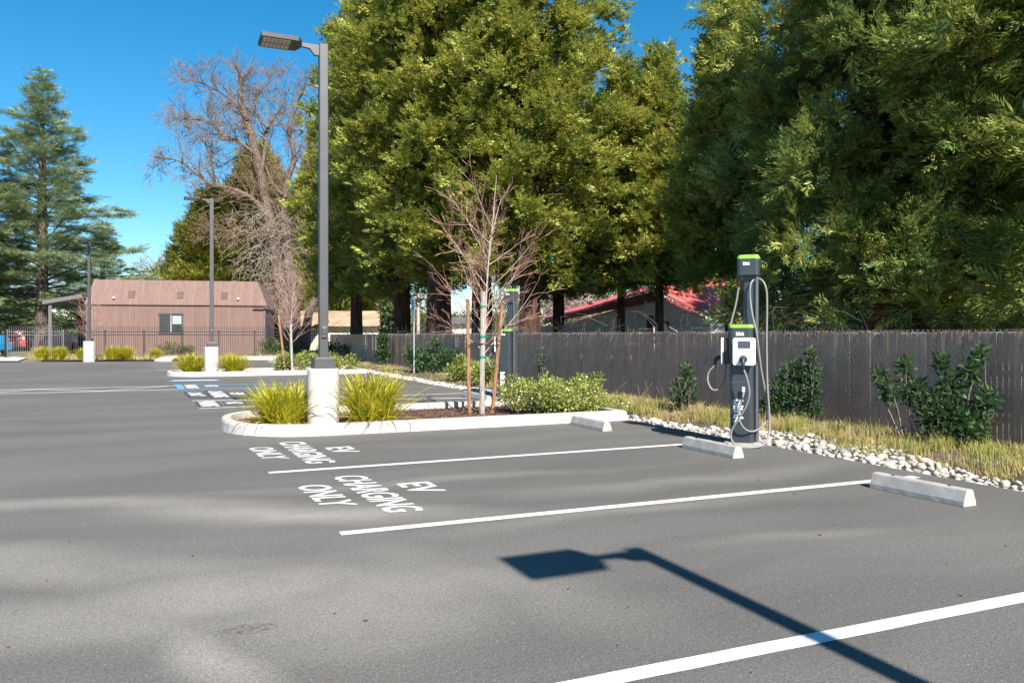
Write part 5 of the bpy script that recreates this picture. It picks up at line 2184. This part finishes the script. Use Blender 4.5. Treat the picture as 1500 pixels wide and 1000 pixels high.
# wooded ridge closing the view
rr = np.random.default_rng(40)
n = 26000
px = rr.uniform(-700, 2300, n)
Z = rr.uniform(150, 185, n)
hgt = 5 + 3.5 * np.array([mn.noise(Vector((p * .012, 0, 0))) for p in px])
pz = hgt * rr.uniform(0, 1, n) ** .6
lat = (px - CX) / FP * Z
P = np.stack([lat * FY + Z * FX, -lat * FX + Z * FY, pz], 1)
V = scatter_quads(P, rr, 2.0, 1.3)
tag(link('distant_wood', quads_mesh('distant_wood', V, M['far_green'])), 'low line of distant trees closing the view', kind='stuff')

# small leaf litter on the asphalt
mb = MB()
for k in range(40):
    q = G(random.uniform(0, 1500), random.uniform(600, 1000))
    if q.x > EDGE_X: continue
    a = random.uniform(0, 6.28)
    s = random.uniform(.004, .010)
    mb.box((q.x, q.y, .006), (s * 2.2, s, .004), a)
tag(mb.build('leaf_litter', M['chip']), 'tiny dry leaf fragments scattered on the asphalt', kind='stuff')

# ------------------------------------------------------------------ camera, sun, sky
cam = bpy.data.cameras.new('camera')
cam.sensor_width = 36
cam.lens = 36 * FP / 1500
cam.shift_y = (HY - 500) / 1500
cam.clip_start, cam.clip_end = .05, 3000
co = bpy.data.objects.new('camera', cam)
co.location = (0, 0, H)
co.rotation_euler = (PI / 2, 0, -YAW)
C.objects.link(co)
sc = bpy.context.scene
sc.camera = co

sun = bpy.data.lights.new('sun', 'SUN')
sun.energy = 5.0
sun.angle = math.radians(.45)
sun.color = (1.0, .93, .83)
so = bpy.data.objects.new('sun', sun)
C.objects.link(so)
az = math.radians(1.38)
trav = Vector((math.sin(az) * math.cos(EL), math.cos(az) * math.cos(EL), -math.sin(EL)))
so.rotation_euler = trav.to_track_quat('-Z', 'Y').to_euler()
so.location = (0, -5, 30)

w = bpy.data.worlds.new('World')
sc.world = w
w.use_nodes = True
nt = w.node_tree
nt.nodes.clear()
out = nt.nodes.new('ShaderNodeOutputWorld')
bg = nt.nodes.new('ShaderNodeBackground')
sky = nt.nodes.new('ShaderNodeTexSky')
sky.sky_type = 'NISHITA'
sky.sun_disc = False
sky.sun_elevation = EL
sky.sun_rotation = math.atan2(-trav.x, -trav.y)
sky.air_density = 1.0
sky.dust_density = .15
sky.ozone_density = 5
hs_ = nt.nodes.new('ShaderNodeHueSaturation')
hs_.inputs['Saturation'].default_value = 1.32
hs_.inputs['Hue'].default_value = .488
nt.links.new(sky.outputs[0], hs_.inputs['Color'])
nt.links.new(hs_.outputs[0], bg.inputs[0])
bg.inputs[1].default_value = .07
nt.links.new(bg.outputs[0], out.inputs[0])

sc.view_settings.view_transform = 'Standard'
sc.view_settings.look = 'None'
sc.view_settings.gamma = 1
sc.view_settings.exposure = 1.2
sc.cycles.max_bounces = 6
sc.cycles.transparent_max_bounces = 4
sc.cycles.use_denoising = True
